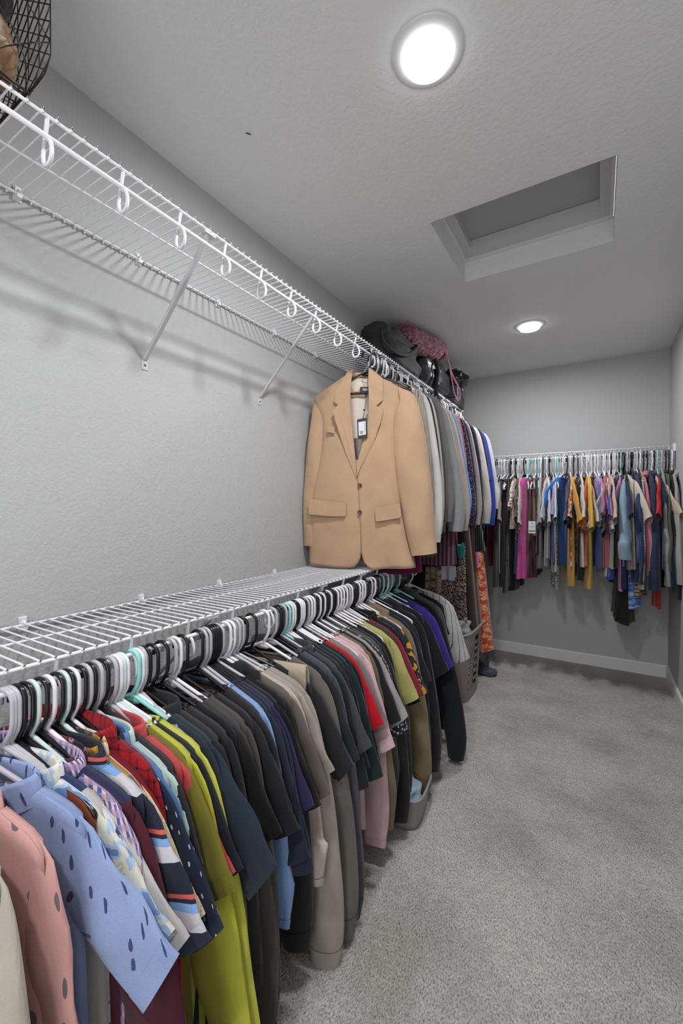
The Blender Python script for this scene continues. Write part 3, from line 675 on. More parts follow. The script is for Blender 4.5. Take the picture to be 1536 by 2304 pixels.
# long hanging things below the upper rod, beyond the lower shelf
G3 = 'long garments in the back left corner'
LONG = [
 (2.32, 'skirt', '6f4f5a', ('rib', .022, '2c1d26'), 'mauve and plum chunky ribbed knit skirt', dict(top=-.62, hem=-1.06, wt=.20, wb=.22, b=.03, amp=.004)),
 (2.52, 'tank', '17171b', None, 'black camisole hanging low past the ribbed knit', dict(hem=-1.10, hw=.24)),
 (2.60, 'folded', '8a7b66', ('blotch', 20, [(0, '4a4a38'), (.45, '8a7b66'), (.6, 'a58f86')]), 'tan and olive camouflage scarf', dict(wide=.045, drop=.50, top=-.92, off=.05)),
 (2.66, 'folded', 'b9b6c6', None, 'pale lavender scarf past the camouflage one', dict(wide=.05, drop=.28, top=-.94, off=.12)),
 (2.73, 'folded', '2e8f8a', None, 'teal cloth above the black patterned skirt', dict(wide=.045, drop=.08, top=-.99, off=.16)),
 (2.78, 'skirt', '2a2426', ('blotch', 60, [(0, '1d191b'), (.48, 'b9aaa0'), (.56, '1d191b')]), 'black and cream patterned long skirt', dict(top=-.95, hem=-1.58, wt=.10, wb=.12, loc=.10)),
 (2.92, 'dress', '40352f', None, 'dark brown long dress in the corner', dict(hem=-1.62, hw=.26, sw=.18, b=.03)),
 (3.02, 'dress', '5a3620', None, 'rust brown long dress before the orange one', dict(hem=-1.60, hw=.26, sw=.18, b=.03)),
 (3.10, 'tank', '2c3b36', ('rib', .014, '1d2824'), 'dark green pleated top above the orange dress', dict(hem=-1.06, hw=.26, b=.02)),
 (3.16, 'tank', 'c0568c', None, 'hot pink top edge beside the orange dress', dict(hem=-1.18, hw=.20, b=.010)),
 (3.24, 'dress', 'c4593a', ('blotch', 20, [(0, 'b3401f'), (.46, 'cc6a45'), (.53, 'd9a986'), (.62, 'c4502c')]), 'orange and cream floral long dress by the back wall', dict(hem=-1.82, hw=.29, b=.045, amp=.025)),
 (3.34, 'dress', '1f1b1c', None, 'black long dress behind the orange floral one', dict(hem=-1.7, hw=.19)),
]
for y, kind, h, pat, lb, kw in LONG:
    kw = dict(kw); rz = math.radians(rr.uniform(0, 8))
    if kind == 'skirt':
        dx = kw.pop('loc', .06); skirt(h, (DU+dx, y, ZRU), rz, lb, G3, pat, **kw)
    elif kind == 'folded': folded(h, (DU, y, ZRU), rz, lb, G3, pat, name='scarf', **kw)
    else: garment(kind, h, (DU, y, ZRU), rz, lb, G3, pat, **kw)
    hanger(rr.choice(['black', 'white', 'grey']), (DU, y, ZRU), rz, f'plastic hanger holding the {lb}', 'hangers on the upper left rack')

# ------------------------------------------------------------------ back rack
G4 = 'garments on the back wall rack'
BACK = [
 (1106, 'black', 'tank', '1b1a20', None, 'black camisole at the left end', dict(hem=-.70)),
 (1112, 'grey', 'tank', '8c8f9f', ('blotch', 24, [(0, '5a6070'), (.5, '9a9fb4')]), 'pale lavender satin top at the left end', dict(hem=-.80)),
 (1117, 'black', 'tank', '74101f', None, 'wine red top with a low hem at the left end', dict(hem=-.84)),
 (1122, 'grey', 'tank', '9c8f8d', None, 'dusty taupe wrap top with hanging ties', dict(hem=-.95)),
 (1128, 'mint', 'blouse', '8d7c7c', None, 'mauve grey blouse before the black turtleneck', dict(hem=-.9)),
 (1136, 'white', 'knit', '232327', None, 'big black top with a wide batwing sleeve', dict(sl='short', L=.12, stick=.4, hem=-1.0, swing=-.15, ush=.04, rz=-10)),
 (1143, 'grey', 'dress', '1c1c22', None, 'black sleeveless dress past the batwing top', dict(hem=-1.0)),
 (1149, 'black', 'tank', '3c3b3f', None, 'charcoal grey tank top', dict(hem=-.78)),
 (1155, 'white', 'dress', '141416', None, 'black dress with the lowest flared hem', dict(hem=-1.03, hw=.24)),
 (1160, 'black', 'blouse', 'b59a94', ('blotch', 40, [(0, 'b34a4a'), (.42, 'd8cfc9'), (.58, '4a3a36')]), 'white and red floral blouse', dict(hem=-.55, rz=0, ush=-.02, stick=0, L=-.05)),
 (1165, 'white', 'blouse', '5b4640', ('blotch', 40, [(0, '3c2c2a'), (.55, '6f5650'), (.62, 'b3a295')]), 'brown floral blouse', dict(hem=-.7)),
 (1170, 'grey', 'tank', 'b59a2c', None, 'mustard yellow scrap of a top', dict(hem=-.42)),
 (1175, 'grey', 'blouse', 'b0a79c', None, 'ivory crinkled blouse', dict(hem=-.78, L=.1)),
 (1180, 'black', 'dress', '1f4fa0', None, 'cobalt blue dress peeking out below the pink one', dict(hem=-.90)),
 (1185, 'mint', 'tank', '50362c', None, 'brown strappy top before the hot pink dress', {}),
 (1191, 'teal', 'dress', 'b8458c', None, 'hot pink sleeveless dress', dict(hem=-.92, hw=.23, rz=-14, ush=.05)),
 (1198, 'grey', 'tank', 'a06a34', None, 'tan camisole with thin straps', dict(hem=-.6)),
 (1205, 'white', 'dress', '3f1622', None, 'burgundy sleeveless dress with a paper tag', dict(hem=-.90, hw=.22)),
 (1211, 'teal', 'tank', '19191c', None, 'black camisole between the burgundy dress and grey tops', {}),
 (1216, 'white', 'blouse', '8f9094', None, 'silver grey blouse', dict(hem=-.84, L=.08)),
 (1221, 'black', 'tank', '9e0f1e', None, 'scarlet tank top with thin straps', dict(hem=-.52)),
 (1229, 'white', 'blouse', 'b9b9bb', None, 'white blouse with a draped front', dict(hem=-.76, L=.06)),
 (1236, 'black', 'blouse', 'aaa9a8', None, 'chalk grey wrap blouse', dict(hem=-.82, L=.05)),
 (1243, 'grey', 'tee', 'b3b2b2', None, 'white cotton t-shirt past the wrap blouse', dict(hem=-.85)),
 (1249, 'mint', 'tank', '9a9a9c', ('blotch', 60, [(0, '5a5a5c'), (.5, 'c4c4c4')]), 'silver sequin top with the lowest pale hem', dict(hem=-.98)),
 (1256, 'teal', 'tee', '8f80b0', None, 'lavender t-shirt', {}),
 (1262, 'grey', 'tee', '2b2b31', None, 'charcoal t-shirt with a wide sleeve', dict(L=.10, swing=-.12)),
 (1268, 'white', 'tee', '1c5bb5', None, 'royal blue t-shirt with white sleeve lining', dict(L=.06, swing=-.12, rz=-16, ush=.02, col3='c9ccd0')),
 (1275, 'black', 'tee', '262c44', None, 'navy t-shirt between blue and mustard ones', dict(L=.05, swing=-.1)),
 (1282, 'white', 'tee', 'bd8f2b', None, 'mustard t-shirt with a wide sleeve', dict(L=.06, swing=.08, hem=-.94, ush=.03, rz=8)),
 (1290, 'black', 'tank', '131316', None, 'black tank top past the mustard tee', dict(hem=-.88)),
 (1297, 'grey', 'tee', 'b36a44', ('blotch', 16, [(0, 'a8552c'), (.46, 'c47a54'), (.54, 'd0c3ba')]), 'orange and white tie-dye t-shirt', {}),
 (1303, 'grey', 'tee', 'b9b5b2', None, 'off white t-shirt past the tie-dye one', {}),
 (1309, 'white', 'tee', '1f1f23', None, 'black t-shirt with a broad sleeve before the yellow tee', dict(L=.08, swing=-.12, hem=-.90)),
 (1319, 'white', 'tee', 'c6a02f', None, 'sunny yellow t-shirt', dict(L=.09, swing=.0, hem=-.95, ush=.04, rz=8)),
 (1326, 'grey', 'tee', 'bdb39c', None, 'cream t-shirt beside the sunny yellow one', dict(L=.06, swing=.12)),
 (1331, 'white', 'tee', 'b3603a', None, 'burnt orange t-shirt past the cream one', dict(L=.11)),
 (1337, 'white', 'tee', '8894c4', ('fade', .55, [(0, '7f93c8'), (.35, '9a9fc4'), (.5, 'a8629c'), (1, '3a5694')]), 'blue to magenta dip-dyed t-shirt', dict(L=.05, swing=.08)),
 (1344, 'white', 'tee', 'b09c9f', None, 'blush pink t-shirt', {}),
 (1350, 'grey', 'tee', '46639f', None, 'denim blue t-shirt', dict(L=.06)),
 (1356, 'white', 'tee', 'b7b4b0', None, 'white t-shirt past the denim blue one', dict(L=.1, hem=-.86)),
 (1361, 'white', 'tee', 'a85f62', None, 'dusty rose t-shirt', {}),
 (1366, 'grey', 'tee', 'b0a79b', None, 'ecru t-shirt between rose and salmon ones', {}),
 (1371, 'white', 'tee', 'c2646a', None, 'salmon t-shirt', dict(hem=-.8)),
 (1375, 'black', 'tee', '17171a', None, 'black t-shirt with a low wide sleeve past the salmon one', dict(L=.14, swing=-.15)),
 (1379, 'white', 'tee', '1a4fae', None, 'vivid blue t-shirt', dict(hem=-.88)),
 (1384, 'white', 'tee', '9a9794', None, 'ash grey t-shirt behind the big grey tee', dict(L=.03, swing=-.2)),
 (1388, 'grey', 'tee', '252b52', None, 'indigo t-shirt with a low hem', dict(hem=-.93)),
 (1393, 'black', 'tee', 'a09d9a', None, 'big pale grey t-shirt with a wide open sleeve', dict(L=.10, stick=.1, swing=-.22, sbx=1.6, rz=-16, ush=.02)),
 (1397, 'teal', 'tee', 'b0709a', None, 'orchid pink t-shirt with a long hem', dict(L=.10, hem=-.95, swing=-.1)),
 (1401, 'black', 'tee', 'bdb1a0', None, 'cream t-shirt with a pointed wide sleeve', dict(L=.04, stick=.4, swing=.12, sbx=1.6, rz=14, ush=.02)),
 (1412, 'grey', 'sweat', '7d93a2', None, 'powder blue sweatshirt with a broad sleeve', dict(L=-.16, flare=.04, sb=.035, swing=.05, ush=.02, rz=-10)),
 (1421, 'black', 'jacket', '293a60', None, 'dark denim jacket', dict(L=-.14)),
 (1427, 'grey', 'long', '2a2a28', None, 'dark olive top past the denim jacket', {}),
 (1432, 'white', 'long', '7f8fb0', ('h', .02, [(0, '7f8fb0'), (.6, 'c3a58f')]), 'pale blue striped top', {}),
 (1439, 'white', 'hood', 'b06f79', None, 'rose pink zip hoodie with white seams', dict(L=-.06, swing=.05)),
 (1447, 'black', 'tank', '4a2a2c', None, 'maroon strappy top past the pink hoodie', dict(hem=-.7)),
 (1455, 'black', 'hood', '283148', None, 'navy hoodie past the pink one', dict(L=.03, sb=.03)),
 (1465, 'white', 'sweat', '222b42', None, 'midnight blue sweatshirt past the navy hoodie', dict(L=.0, swing=.08)),
 (1471, 'black', 'tee', 'b7a897', None, 'sand t-shirt with a flaring sleeve before the red top', dict(L=.0, flare=.04, swing=.2)),
 (1478, 'teal', 'tee', 'b81f1c', None, 'bright red top on a teal hanger at the right end', dict(hem=-1.05)),
 (1488, 'grey', 'sweat', '8a8a8b', None, 'heather grey sweatshirt at the right end', dict(L=.0, swing=.05)),
 (1497, 'black', 'long', '4f5540', None, 'olive green top at the right end', dict(L=-.1)),
 (1504, 'black', 'hood', '17181c', None, 'black hoodie at the right end', dict(L=.08, swing=.1)),
 (1511, 'white', 'hood', '96938f', None, 'light grey hoodie, last on the right end', dict(L=-.02, swing=.05)),
]
HZ = 1.22
def xback(px): return float(on(px, 1035, 1, D-DB)[0])
for px, hc, kind, h, pat, lb, kw in BACK:
    kw = dict(kw); x = xback(px); r_ = kw.pop('rz', rr.uniform(-12, 12)); us = kw.pop('ush', rr.uniform(-.01, .02)); kw.setdefault('drop', .030); rz = -PI/2+math.radians(r_)
    if x > 1.60: rz = -PI/2+math.radians(-2)
    lb2 = lb+(' on the back rack' if len(lb.split()) < 12 else '')
    garment(kind, h, (x, D-DB-us, ZRB), rz, lb2, G4, pat, **kw)
    hanger(hc, (x, D-DB, ZRB), rz, f'{hc} plastic hanger holding the {lb}', 'hangers on the back wall rack').scale = (1, 1, HZ)
LOWB = [
 (1398, '1f201f', None, 'black skirt hanging below the orchid pink tee', dict(top=-.80, hem=-1.14, wt=.10, wb=.13, b=.035)),
 (1405, '23241c', None, 'dark olive skirt with the lowest hem on the back rack', dict(top=-.80, hem=-1.19, wt=.10, wb=.13, b=.035)),
 (1419, '6a88c0', ('blotch', 30, [(0, '4a6cae'), (.5, '7a98cc'), (.6, 'a9bcdc')]), 'blue crochet lace skirt below the powder blue sweatshirt', dict(top=-.80, hem=-1.08, wt=.10, wb=.11, b=.04)),
 (1434, '8a8378', ('h', .025, [(0, '8f8a80'), (.55, '2c2c2c'), (.8, 'c99a5a')]), 'striped skirt edge below the denim jacket', dict(top=-.80, hem=-.99, wt=.10, wb=.11, b=.03)),
]
for px, h, pat, lb, kw in LOWB:
    x = xback(px); skirt(h, (x, D-DB, ZRB), -PI/2, lb, G4, pat, **kw)
    hanger('black', (x, D-DB, ZRB), -PI/2, f'black plastic hanger holding the {lb}', 'hangers on the back wall rack')
# -- extra
# ------------------------------------------------------------------ camel blazer
CAMEL = 'b6977a'
MC = fabric(CAMEL, None, .9, .6); ML = plain('cream_lining', 'cbbfb2', .5); MBLK = plain('black_card', '1a1b1e', .5)
BZ = empty('blazer', (DU, 1.79, ZRU), math.radians(20))
tag(BZ, 'camel single-breasted blazer with swing tag, first on the upper left rack', 'blazer', G2)
def patch(name, Lp, Rp, nt, ns, vf, mat, parent, thick=.003):
    Lq, Rq = arclen(cat(Lp, 80), nt), arclen(cat(Rp, 80), nt); V = []; U = []
    for i in range(nt):
        for j in range(ns):
            s_ = j/(ns-1); q = Lq[i]*(1-s_)+Rq[i]*s_; V.append((q[0], vf(s_, i/(nt-1), q[0], q[1]), q[1])); U.append((q[0], q[1]))
    o = mk(name, V, grid_faces(nt, ns), mat, parent, U)
    md = o.modifiers.new('thickness', 'SOLIDIFY'); md.thickness = thick; md.offset = 0
    return o
def plate(name, poly, vf, mat, parent, thick=.003, bevel=.0008):
    V = [(x, vf(x, z)-thick/2, z) for x, z in poly]+[(x, vf(x, z)+thick/2, z) for x, z in poly]; n = len(poly)
    F = [tuple(range(n)), tuple(range(2*n-1, n-1, -1))]+[(i, i+n, (i+1) % n+n, (i+1) % n) for i in range(n)]
    o = mk(name, V, F, mat, parent, [(v[0], v[2]) for v in V], False)
    if bevel:
        md = o.modifiers.new('bevel', 'BEVEL'); md.width = bevel; md.segments = 2
    return o
def vR(s, t, x, z): return -.046*math.sqrt(max(0, 1-s**3))*min(1, .35+t*2)-.012*math.sin(PI*min(1, s*1.1))*math.sin(PI*t)-.010*t*math.sin(7*s+2.2*t)
def vL(s, t, x, z): return -.043*math.sqrt(max(0, 1-(1-s)**3))*min(1, .35+t*2)-.010*math.sin(PI*s)*math.sin(PI*t)-.008*t*math.sin(6*s+1.0+2*t)
patch('right_front', [(.060, -.125), (.03, -.20), (-.002, -.36), (-.030, -.52), (-.037, -.60), (-.033, -.66), (-.025, -.79), (-.019, -.90), (-.016, -.96), (.000, -1.005), (.03, -1.03)],
      [(.215, -.212), (.175, -.26), (.15, -.31), (.15, -.42), (.155, -.55), (.165, -.72), (.19, -.86), (.21, -.95), (.232, -1.022)], 40, 22, vR, MC, BZ)
patch('left_front', [(-.262, -.206), (-.235, -.27), (-.218, -.33), (-.222, -.466), (-.256, -.61), (-.274, -.718), (-.283, -.864), (-.283, -.96), (-.283, -1.027)],
      [(-.100, -.112), (-.075, -.20), (-.062, -.36), (-.046, -.52), (-.036, -.60), (-.026, -.66), (-.018, -.79), (-.016, -.90), (-.022, -.97), (-.04, -1.012), (-.07, -1.028)], 40, 22, vL, MC, BZ)
patch('back', [(-.262, -.206), (-.230, -.30), (-.225, -.45), (-.27, -.70), (-.283, -1.02)], [(.215, -.212), (.17, -.30), (.15, -.45), (.17, -.72), (.232, -1.02)], 30, 20,
      lambda s, t, x, z: .030*math.sin(PI*s)**.6+.006*t*math.sin(9*s), MC, BZ)
patch('back_yoke', [(-.115, -.100), (-.20, -.158), (-.262, -.208)], [(.085, -.118), (.15, -.165), (.215, -.214)], 6, 20, lambda s, t, x, z: .024-.02*t, MC, BZ)
patch('lining', [(-.100, -.118), (-.105, -.25), (-.085, -.42), (-.060, -.60)], [(.055, -.120), (.055, -.25), (.020, -.42), (-.030, -.60)], 16, 12,
      lambda s, t, x, z: .012+.003*math.sin(14*s+2*t), ML, BZ)
# collar stand behind the neck
patch('collar_stand', [(-.088, -.090), (-.091, -.118)], [(.030, -.088), (.036, -.118)], 4, 14, lambda s, t, x, z: .026*math.sin(PI*s)**.7-.006, MC, BZ)
def vl(x, z): return -.056-.05*max(0, -z-.30)*.15
plate('collar', [(-.066, -.080), (-.090, -.094), (-.116, -.138), (-.142, -.190), (-.153, -.239), (-.128, -.258), (-.075, -.224), (-.071, -.160)], lambda x, z: -.014-.028*min(1, max(0, (-z-.08)/.10)), MC, BZ)
plate('collar', [(.010, -.078), (.045, -.105), (.079, -.139), (.081, -.200), (.079, -.244), (.051, -.270), (.016, -.233), (.012, -.160)], lambda x, z: -.014-.032*min(1, max(0, (-z-.08)/.10)), MC, BZ)
plate('lapel', [(-.074, -.226), (-.127, -.259), (-.152, -.284), (-.142, -.33), (-.113, -.419), (-.090, -.49), (-.066, -.548), (-.042, -.606), (-.043, -.56), (-.053, -.46), (-.062, -.38), (-.069, -.30)], lambda x, z: -.052-.012*min(1, abs(x+.06)/.08), MC, BZ)
plate('lapel', [(.017, -.236), (.052, -.272), (.082, -.293), (.074, -.345), (.048, -.422), (.012, -.500), (-.020, -.552), (-.040, -.600), (-.036, -.53), (-.016, -.46), (.004, -.40), (.014, -.33)], lambda x, z: -.056-.012*min(1, abs(x-.01)/.08), MC, BZ)
rb = np.random.RandomState(4)
V, F, U = sleeve_surf(1, [(.150, -.183), (.195, -.198), (.226, -.226), (.256, -.321), (.280, -.445), (.300, -.617), (.317, -.788), (.328, -.949)],
   [(.160, -.25), (.135, -.300), (.124, -.392), (.128, -.500), (.140, -.60), (.156, -.69), (.184, -.844), (.212, -.966)], .034, rb, .0, 30, 18, .004, vc=-.022); mk('sleeve', V, F, MC, BZ, U)
V, F, U = sleeve_surf(1, [(-.21, -.183), (-.245, -.196), (-.266, -.222), (-.277, -.298), (-.295, -.428), (-.309, -.558), (-.318, -.704), (-.316, -.93)],
   [(-.20, -.25), (-.19, -.32), (-.19, -.40), (-.20, -.50), (-.215, -.60), (-.225, -.68), (-.235, -.80), (-.245, -.93)], .028, rb, .0, 30, 18, .004, vc=.008); mk('sleeve', V, F, MC, BZ, U)
def fv(x, z):   # a little in front of the right / left front panel
    return -.062
def vflL(x, z): return -.052-.012*(x+.28)/.19
for nm, poly, f in (('pocket_flap', [(-.272, -.700), (-.18, -.710), (-.090, -.718), (-.089, -.775), (-.096, -.784), (-.18, -.782), (-.266, -.775), (-.275, -.766)], vflL),
                    ('pocket_flap', [(.048, -.742), (.11, -.733), (.160, -.723), (.166, -.780), (.160, -.789), (.11, -.798), (.058, -.806), (.050, -.800)], lambda x, z: -.068+.10*max(0, x-.06)),
                    ('breast_pocket', [(-.181, -.358), (-.144, -.361), (-.146, -.392), (-.178, -.384)], lambda x, z: -.0545)):
    plate(nm, poly, f, MC, BZ, .003)
MH = plain('horn_button', '4a3420', .25)
for bz in (-.639, -.763):
    V, F = lathe([(.0001, .003), (.006, .0032), (.0085, .0048), (.0103, .004), (.0105, .001), (.0095, 0)], 20)
    mk('button', [(q[0]-.025, -.058-q[2]-(.004 if bz < -.7 else .0), q[1]+bz) for q in V], F, MH, BZ)
lb_ = plate('maker_label', [(-.033, -.163), (.022, -.164), (.022, -.192), (-.033, -.190)], lambda x, z: .004, MBLK, BZ, .001, 0)
plate('size_label', [(-.011, -.193), (.001, -.193), (.001, -.208), (-.011, -.208)], lambda x, z: .003, MBLK, BZ, .001, 0)
def text(body, size, loc, rot, mat, parent, name='lettering', sx=1.0, al='CENTER'):
    cu = bpy.data.curves.new(name, 'FONT'); cu.body = body; cu.size = size; cu.align_x = al; cu.align_y = 'CENTER'; cu.extrude = .0002
    o = bpy.data.objects.new(name, cu); link(o, parent); o.location = loc; o.rotation_euler = rot; o.scale = (sx, 1, 1)
    bpy.context.view_layer.update(); me = bpy.data.meshes.new_from_object(o.evaluated_get(bpy.context.evaluated_depsgraph_get())); bpy.data.objects.remove(o)
    me.materials.append(mat); m2 = link(bpy.data.objects.new(name, me), parent); m2.location = loc; m2.rotation_euler = rot; m2.scale = (sx, 1, 1); return m2
MWH = plain('white_print', 'e6e6e6', .6)
text('PAIGE', .0165, (-.004, .0028, -.1775), (PI/2, 0, 0), MWH, lb_, 'lettering', .74)
tube_loop = cat([(-.024, .004, -.126), (-.018, .002, -.139), (-.004, .001, -.145), (.010, .002, -.139), (.016, .004, -.126)], 16)
MB().tube(tube_loop, .0012, 6).build('hanging_loop', plain('chain_loop', '6f675c', .35, .6), BZ)
MB().tube([(-.006, .002, -.206), (-.008, -.012, -.27), (-.013, -.060, -.337)], .0007, 5).tube([(-.002, .002, -.206), (-.004, -.012, -.27), (-.011, -.060, -.337)], .0007, 5).build('tag_cord', MBLK, BZ)
V, F = lathe([(.0001, .003), (.004, .002), (.0048, 0), (.004, -.002), (.0001, -.003)], 12); mk('cord_bead', [(q[0]-.009, -.028+q[2], q[1]-.281) for q in V], F, MBLK, BZ)
tg = plate('swing_tag', [(-.036, -.334), (.010, -.327), (.0125, -.421), (-.032, -.426)], lambda x, z: -.0715, MBLK, BZ, .0012, 0)
st_ = plate('price_sticker', [(-.0300, -.347), (.0040, -.343), (.0058, -.405), (-.0275, -.409)], lambda x, z: -.0728, plain('sticker', 'cfd2d8', .6), tg, .0006, 0)
m = MB()
for i, (xx, ww) in enumerate([(-.022, .0012), (-.0195, .0006), (-.0178, .0014), (-.0155, .0006), (-.0138, .001), (-.0118, .0006), (-.0102, .0014)]): m.box((xx, -.0737, -.402), (xx+ww, -.0733, -.387))
m.build('barcode', MBLK, tg, False)
m = MB()
for k, (xx, z0, z1) in enumerate([(.0015, -.351, -.358), (.0015, -.362, -.372), (.0025, -.376, -.384), (-.002, -.351, -.366), (-.0015, -.372, -.398), (-.006, -.352, -.357)]): m.box((xx, -.0737, z1), (xx+.0009, -.0733, z0))
m.build('fine_print', plain('print_grey', '55585e', .7), tg, False)
hanger('black', (DU, 1.79, ZRU), math.radians(20), 'black plastic hanger holding the camel blazer', 'hangers on the upper left rack')

# ------------------------------------------------------------------ bags on the high shelf
def leather(name, h, rough=.38):
    t = NT(name); g = t.n('ShaderNodeTexCoord').outputs['Object']; t.b.inputs['Base Color'].default_value = lin(h); t.b.inputs['Roughness'].default_value = rough
    t.l(t.bump(t.noise(g, 260, 2), .15, .001, t.bump(t.noise(g, 14, 3), .5, .02)), t.b.inputs['Normal']); return t.m
M_LEA = leather('black_leather', '161618', .36); M_NYL = leather('black_nylon', '1b1a1c', .8)
def blob(prof, name, mat, parent, n=28, seed=1, amp=.006, sq=.75):
    # prof: rings (cx, cy, z, half x, half y); squarish sections with crumple
    rng = np.random.RandomState(seed); ph = rng.uniform(0, 6.28, 6); P = cat(prof, 22); V = []
    for i, (cx_, cy_, z, a, b_) in enumerate(P):
        for j in range(n):
            t = 2*PI*j/n; c, s = math.cos(t), math.sin(t); c2, s2 = math.copysign(abs(c)**sq, c), math.copysign(abs(s)**sq, s)
            k = amp*(math.sin(3*t+9*i/22*3+ph[0])+.7*math.sin(5*t-7*i/22*3+ph[1])+.5*math.sin(9*t+ph[2]+i*.7))
            V.append((cx_+(abs(a)+k)*c2, cy_+(abs(b_)+k)*s2, z+.5*k))
    k = len(P); F = grid_faces(k, n, True)+[tuple(range(n))[::-1], tuple((k-1)*n+j for j in range(n))]
    return mk(name, V, F, mat, parent)
def strap(pts, wv, name, mat, parent, n=40, thick=.003, up=(0, 0, 1)):
    P = cat(pts, n); T_ = np.gradient(P, axis=0); V = []; upv = np.array(up, float)
    for p, t in zip(P, T_):
        t = t/np.linalg.norm(t); s = np.cross(t, upv); 
        if np.linalg.norm(s) < .05: s = np.array([1., 0, 0])
        s /= np.linalg.norm(s); q = np.cross(s, t)
        for a, b_ in ((-1, -1), (1, -1), (1, 1), (-1, 1)): V.append(p+s*a*wv/2+q*b_*thick/2)
    F = grid_faces(n, 4, True)+[(3, 2, 1, 0), tuple((n-1)*4+i for i in range(4))]
    return mk(name, V, F, mat, parent)
ZS = ZU+.0035
B1 = empty('tote_bag', (.17, 2.36, ZS)); tag(B1, 'slouchy black tote bag lying on the high shelf under the paisley bag', 'bag')
blob([(0, 0, .000, .10, .24), (0, 0, .02, .125, .275), (0, .0, .09, .130, .285), (-.01, .0, .16, .125, .27), (.0, -.02, .205, .11, .25), (-.01, -.03, .235, .085, .22), (-.01, -.03, .245, .03, .12)], 'body', M_NYL, B1, 40, 3, .007)
strap([(.06, -.26, .20), (.10, -.30, .10), (.135, -.22, .06), (.14, -.05, .10), (.135, .10, .19), (.09, .18, .235)], .022, 'strap', M_NYL, B1, up=(1, 0, .2))
blob([(.02, -.20, .12, .02, .03), (.02, -.21, .16, .06, .07), (.02, -.20, .21, .07, .08), (.02, -.18, .25, .03, .05)], 'flap', M_NYL, B1, 20, 9, .004)
B2_ = empty('leather_bag', (.18, 2.86, ZS)); tag(B2_, 'shiny black leather backpack standing on the high shelf, zip toward the aisle', 'bag')
blob([(0, 0, 0, .115, .18), (0, 0, .02, .135, .20), (0, 0, .12, .138, .205), (0, -.01, .20, .125, .19), (0, -.02, .25, .09, .15), (0, -.02, .262, .03, .07)], 'body', M_LEA, B2_, 36, 5, .005)
blob([(.135, .02, .02, .018, .11), (.145, .02, .04, .022, .13), (.145, .02, .13, .022, .13), (.138, .02, .155, .010, .10)], 'pocket', M_LEA, B2_, 24, 8, .002)
strap([(.10, -.17, .235), (.125, -.08, .225), (.132, .05, .215), (.12, .16, .19)], .006, 'zip', plain('brass_zip', '8a6a3c', .3, .8), B2_, up=(0, 0, 1))
strap([(.13, -.10, .21), (.158, -.12, .12), (.150, -.13, .03), (.142, -.12, -.006), (.150, -.11, -.05), (.152, -.105, -.09)], .026, 'shoulder_strap', M_NYL, B2_, up=(0, 1, 0))
MPAI = fabric('43283a', ('blotch', 26, [(0, '35374a'), (.38, '7c2c4c'), (.46, '3c3e54'), (.53, 'c09070'), (.565, '702846'), (.64, '8d8a94'), (.67, '34364a')]), .8)
B3 = empty('duffel_bag', (.20, 2.72, ZS+.235)); tag(B3, 'quilted maroon and navy paisley duffel on top of the black bags', 'bag')
def barrel(p0, p1, r0, name, mat, parent, n=24, k=18, seed=1, uvs=True):
    p0, p1 = np.array(p0), np.array(p1); V = []; U = []; rng = np.random.RandomState(seed); ph = rng.uniform(0, 6, 3)
    for i in range(k):
        t = i/(k-1); e = 1-abs(2*t-1)**6; rr_ = r0*(.25+.75*math.sqrt(max(0, e)))*(1+.05*math.sin(8*t+ph[0])); c = p0+(p1-p0)*t
        for j in range(n):
            a = 2*PI*j/n; q = 1+.05*math.sin(3*a+ph[1]+4*t)
            V.append((c[0]+rr_*q*math.cos(a), c[1]+.0*a, c[2]+rr_*q*.80*math.sin(a))); U.append((a*r0, t*np.linalg.norm(p1-p0)))
    return mk(name, V, grid_faces(k, n, True)+[tuple(range(n))[::-1], tuple((k-1)*n+j for j in range(n))], mat, parent, U)
barrel((-.02, -.32, .050), (.07, .25, .070), .098, 'body', MPAI, B3)
MPK = plain('pink_binding', 'a8586c', .7)
for tt in (.14, .86):
    c = np.array([-.02+.09*tt, -.32+.57*tt, .050+.02*tt]); MB().tube([(c[0]+.097*math.cos(a), c[1], c[2]+.078*math.sin(a)) for a in np.linspace(0, 2*PI, 25)[:-1]], .004, 6, True).build('piping', MPK, B3)
strap([(.12, .10, .10), (.155, .16, .02), (.165, .22, -.09), (.17, .28, -.20), (.178, .34, -.25), (.185, .385, -.21), (.180, .37, -.15), (.165, .30, -.10), (.13, .20, .04)], .024, 'shoulder_strap', plain('strap_maroon', '5f3040', .8), B3, 60, .003, (1, 0, 0))
MB().tube(cat([(.01, .05, .135), (.02, .08, .165), (.03, .12, .172), (.03, .15, .160), (.03, .18, .138)], 16), .006, 6).build('carry_handle', plain('grey_webbing', '77747a', .8), B3)
B4 = empty('camera_bag', (.215, 3.36, ZS)); tag(B4, 'charcoal boxy shoulder bag at the far end of the high shelf', 'bag')
M_CB = leather('charcoal_leather', '2d2d30', .5)
blob([(0, 0, 0, .105, .085), (0, 0, .012, .115, .098), (0, 0, .10, .118, .100), (0, 0, .150, .114, .096), (0, 0, .163, .10, .085)], 'body', M_CB, B4, 36, 2, .0012, .45)
plate('front_flap', [(-.10, .15), (.10, .15), (.104, .07), (-.104, .07)], lambda x, z: -.102, M_CB, B4, .004)
MB().tube([(.118, -.03, .15), (.126, -.02, .13), (.124, -.01, .10), (.127, .0, .06)], .003, 6).build('zip_pull', plain('zip_metal', '9a9a9a', .3, .9), B4)
B5 = empty('pouch_bag', (.235, 3.40, ZS+.170)); tag(B5, 'crumpled glossy black pouch on top of the charcoal shoulder bag', 'bag')
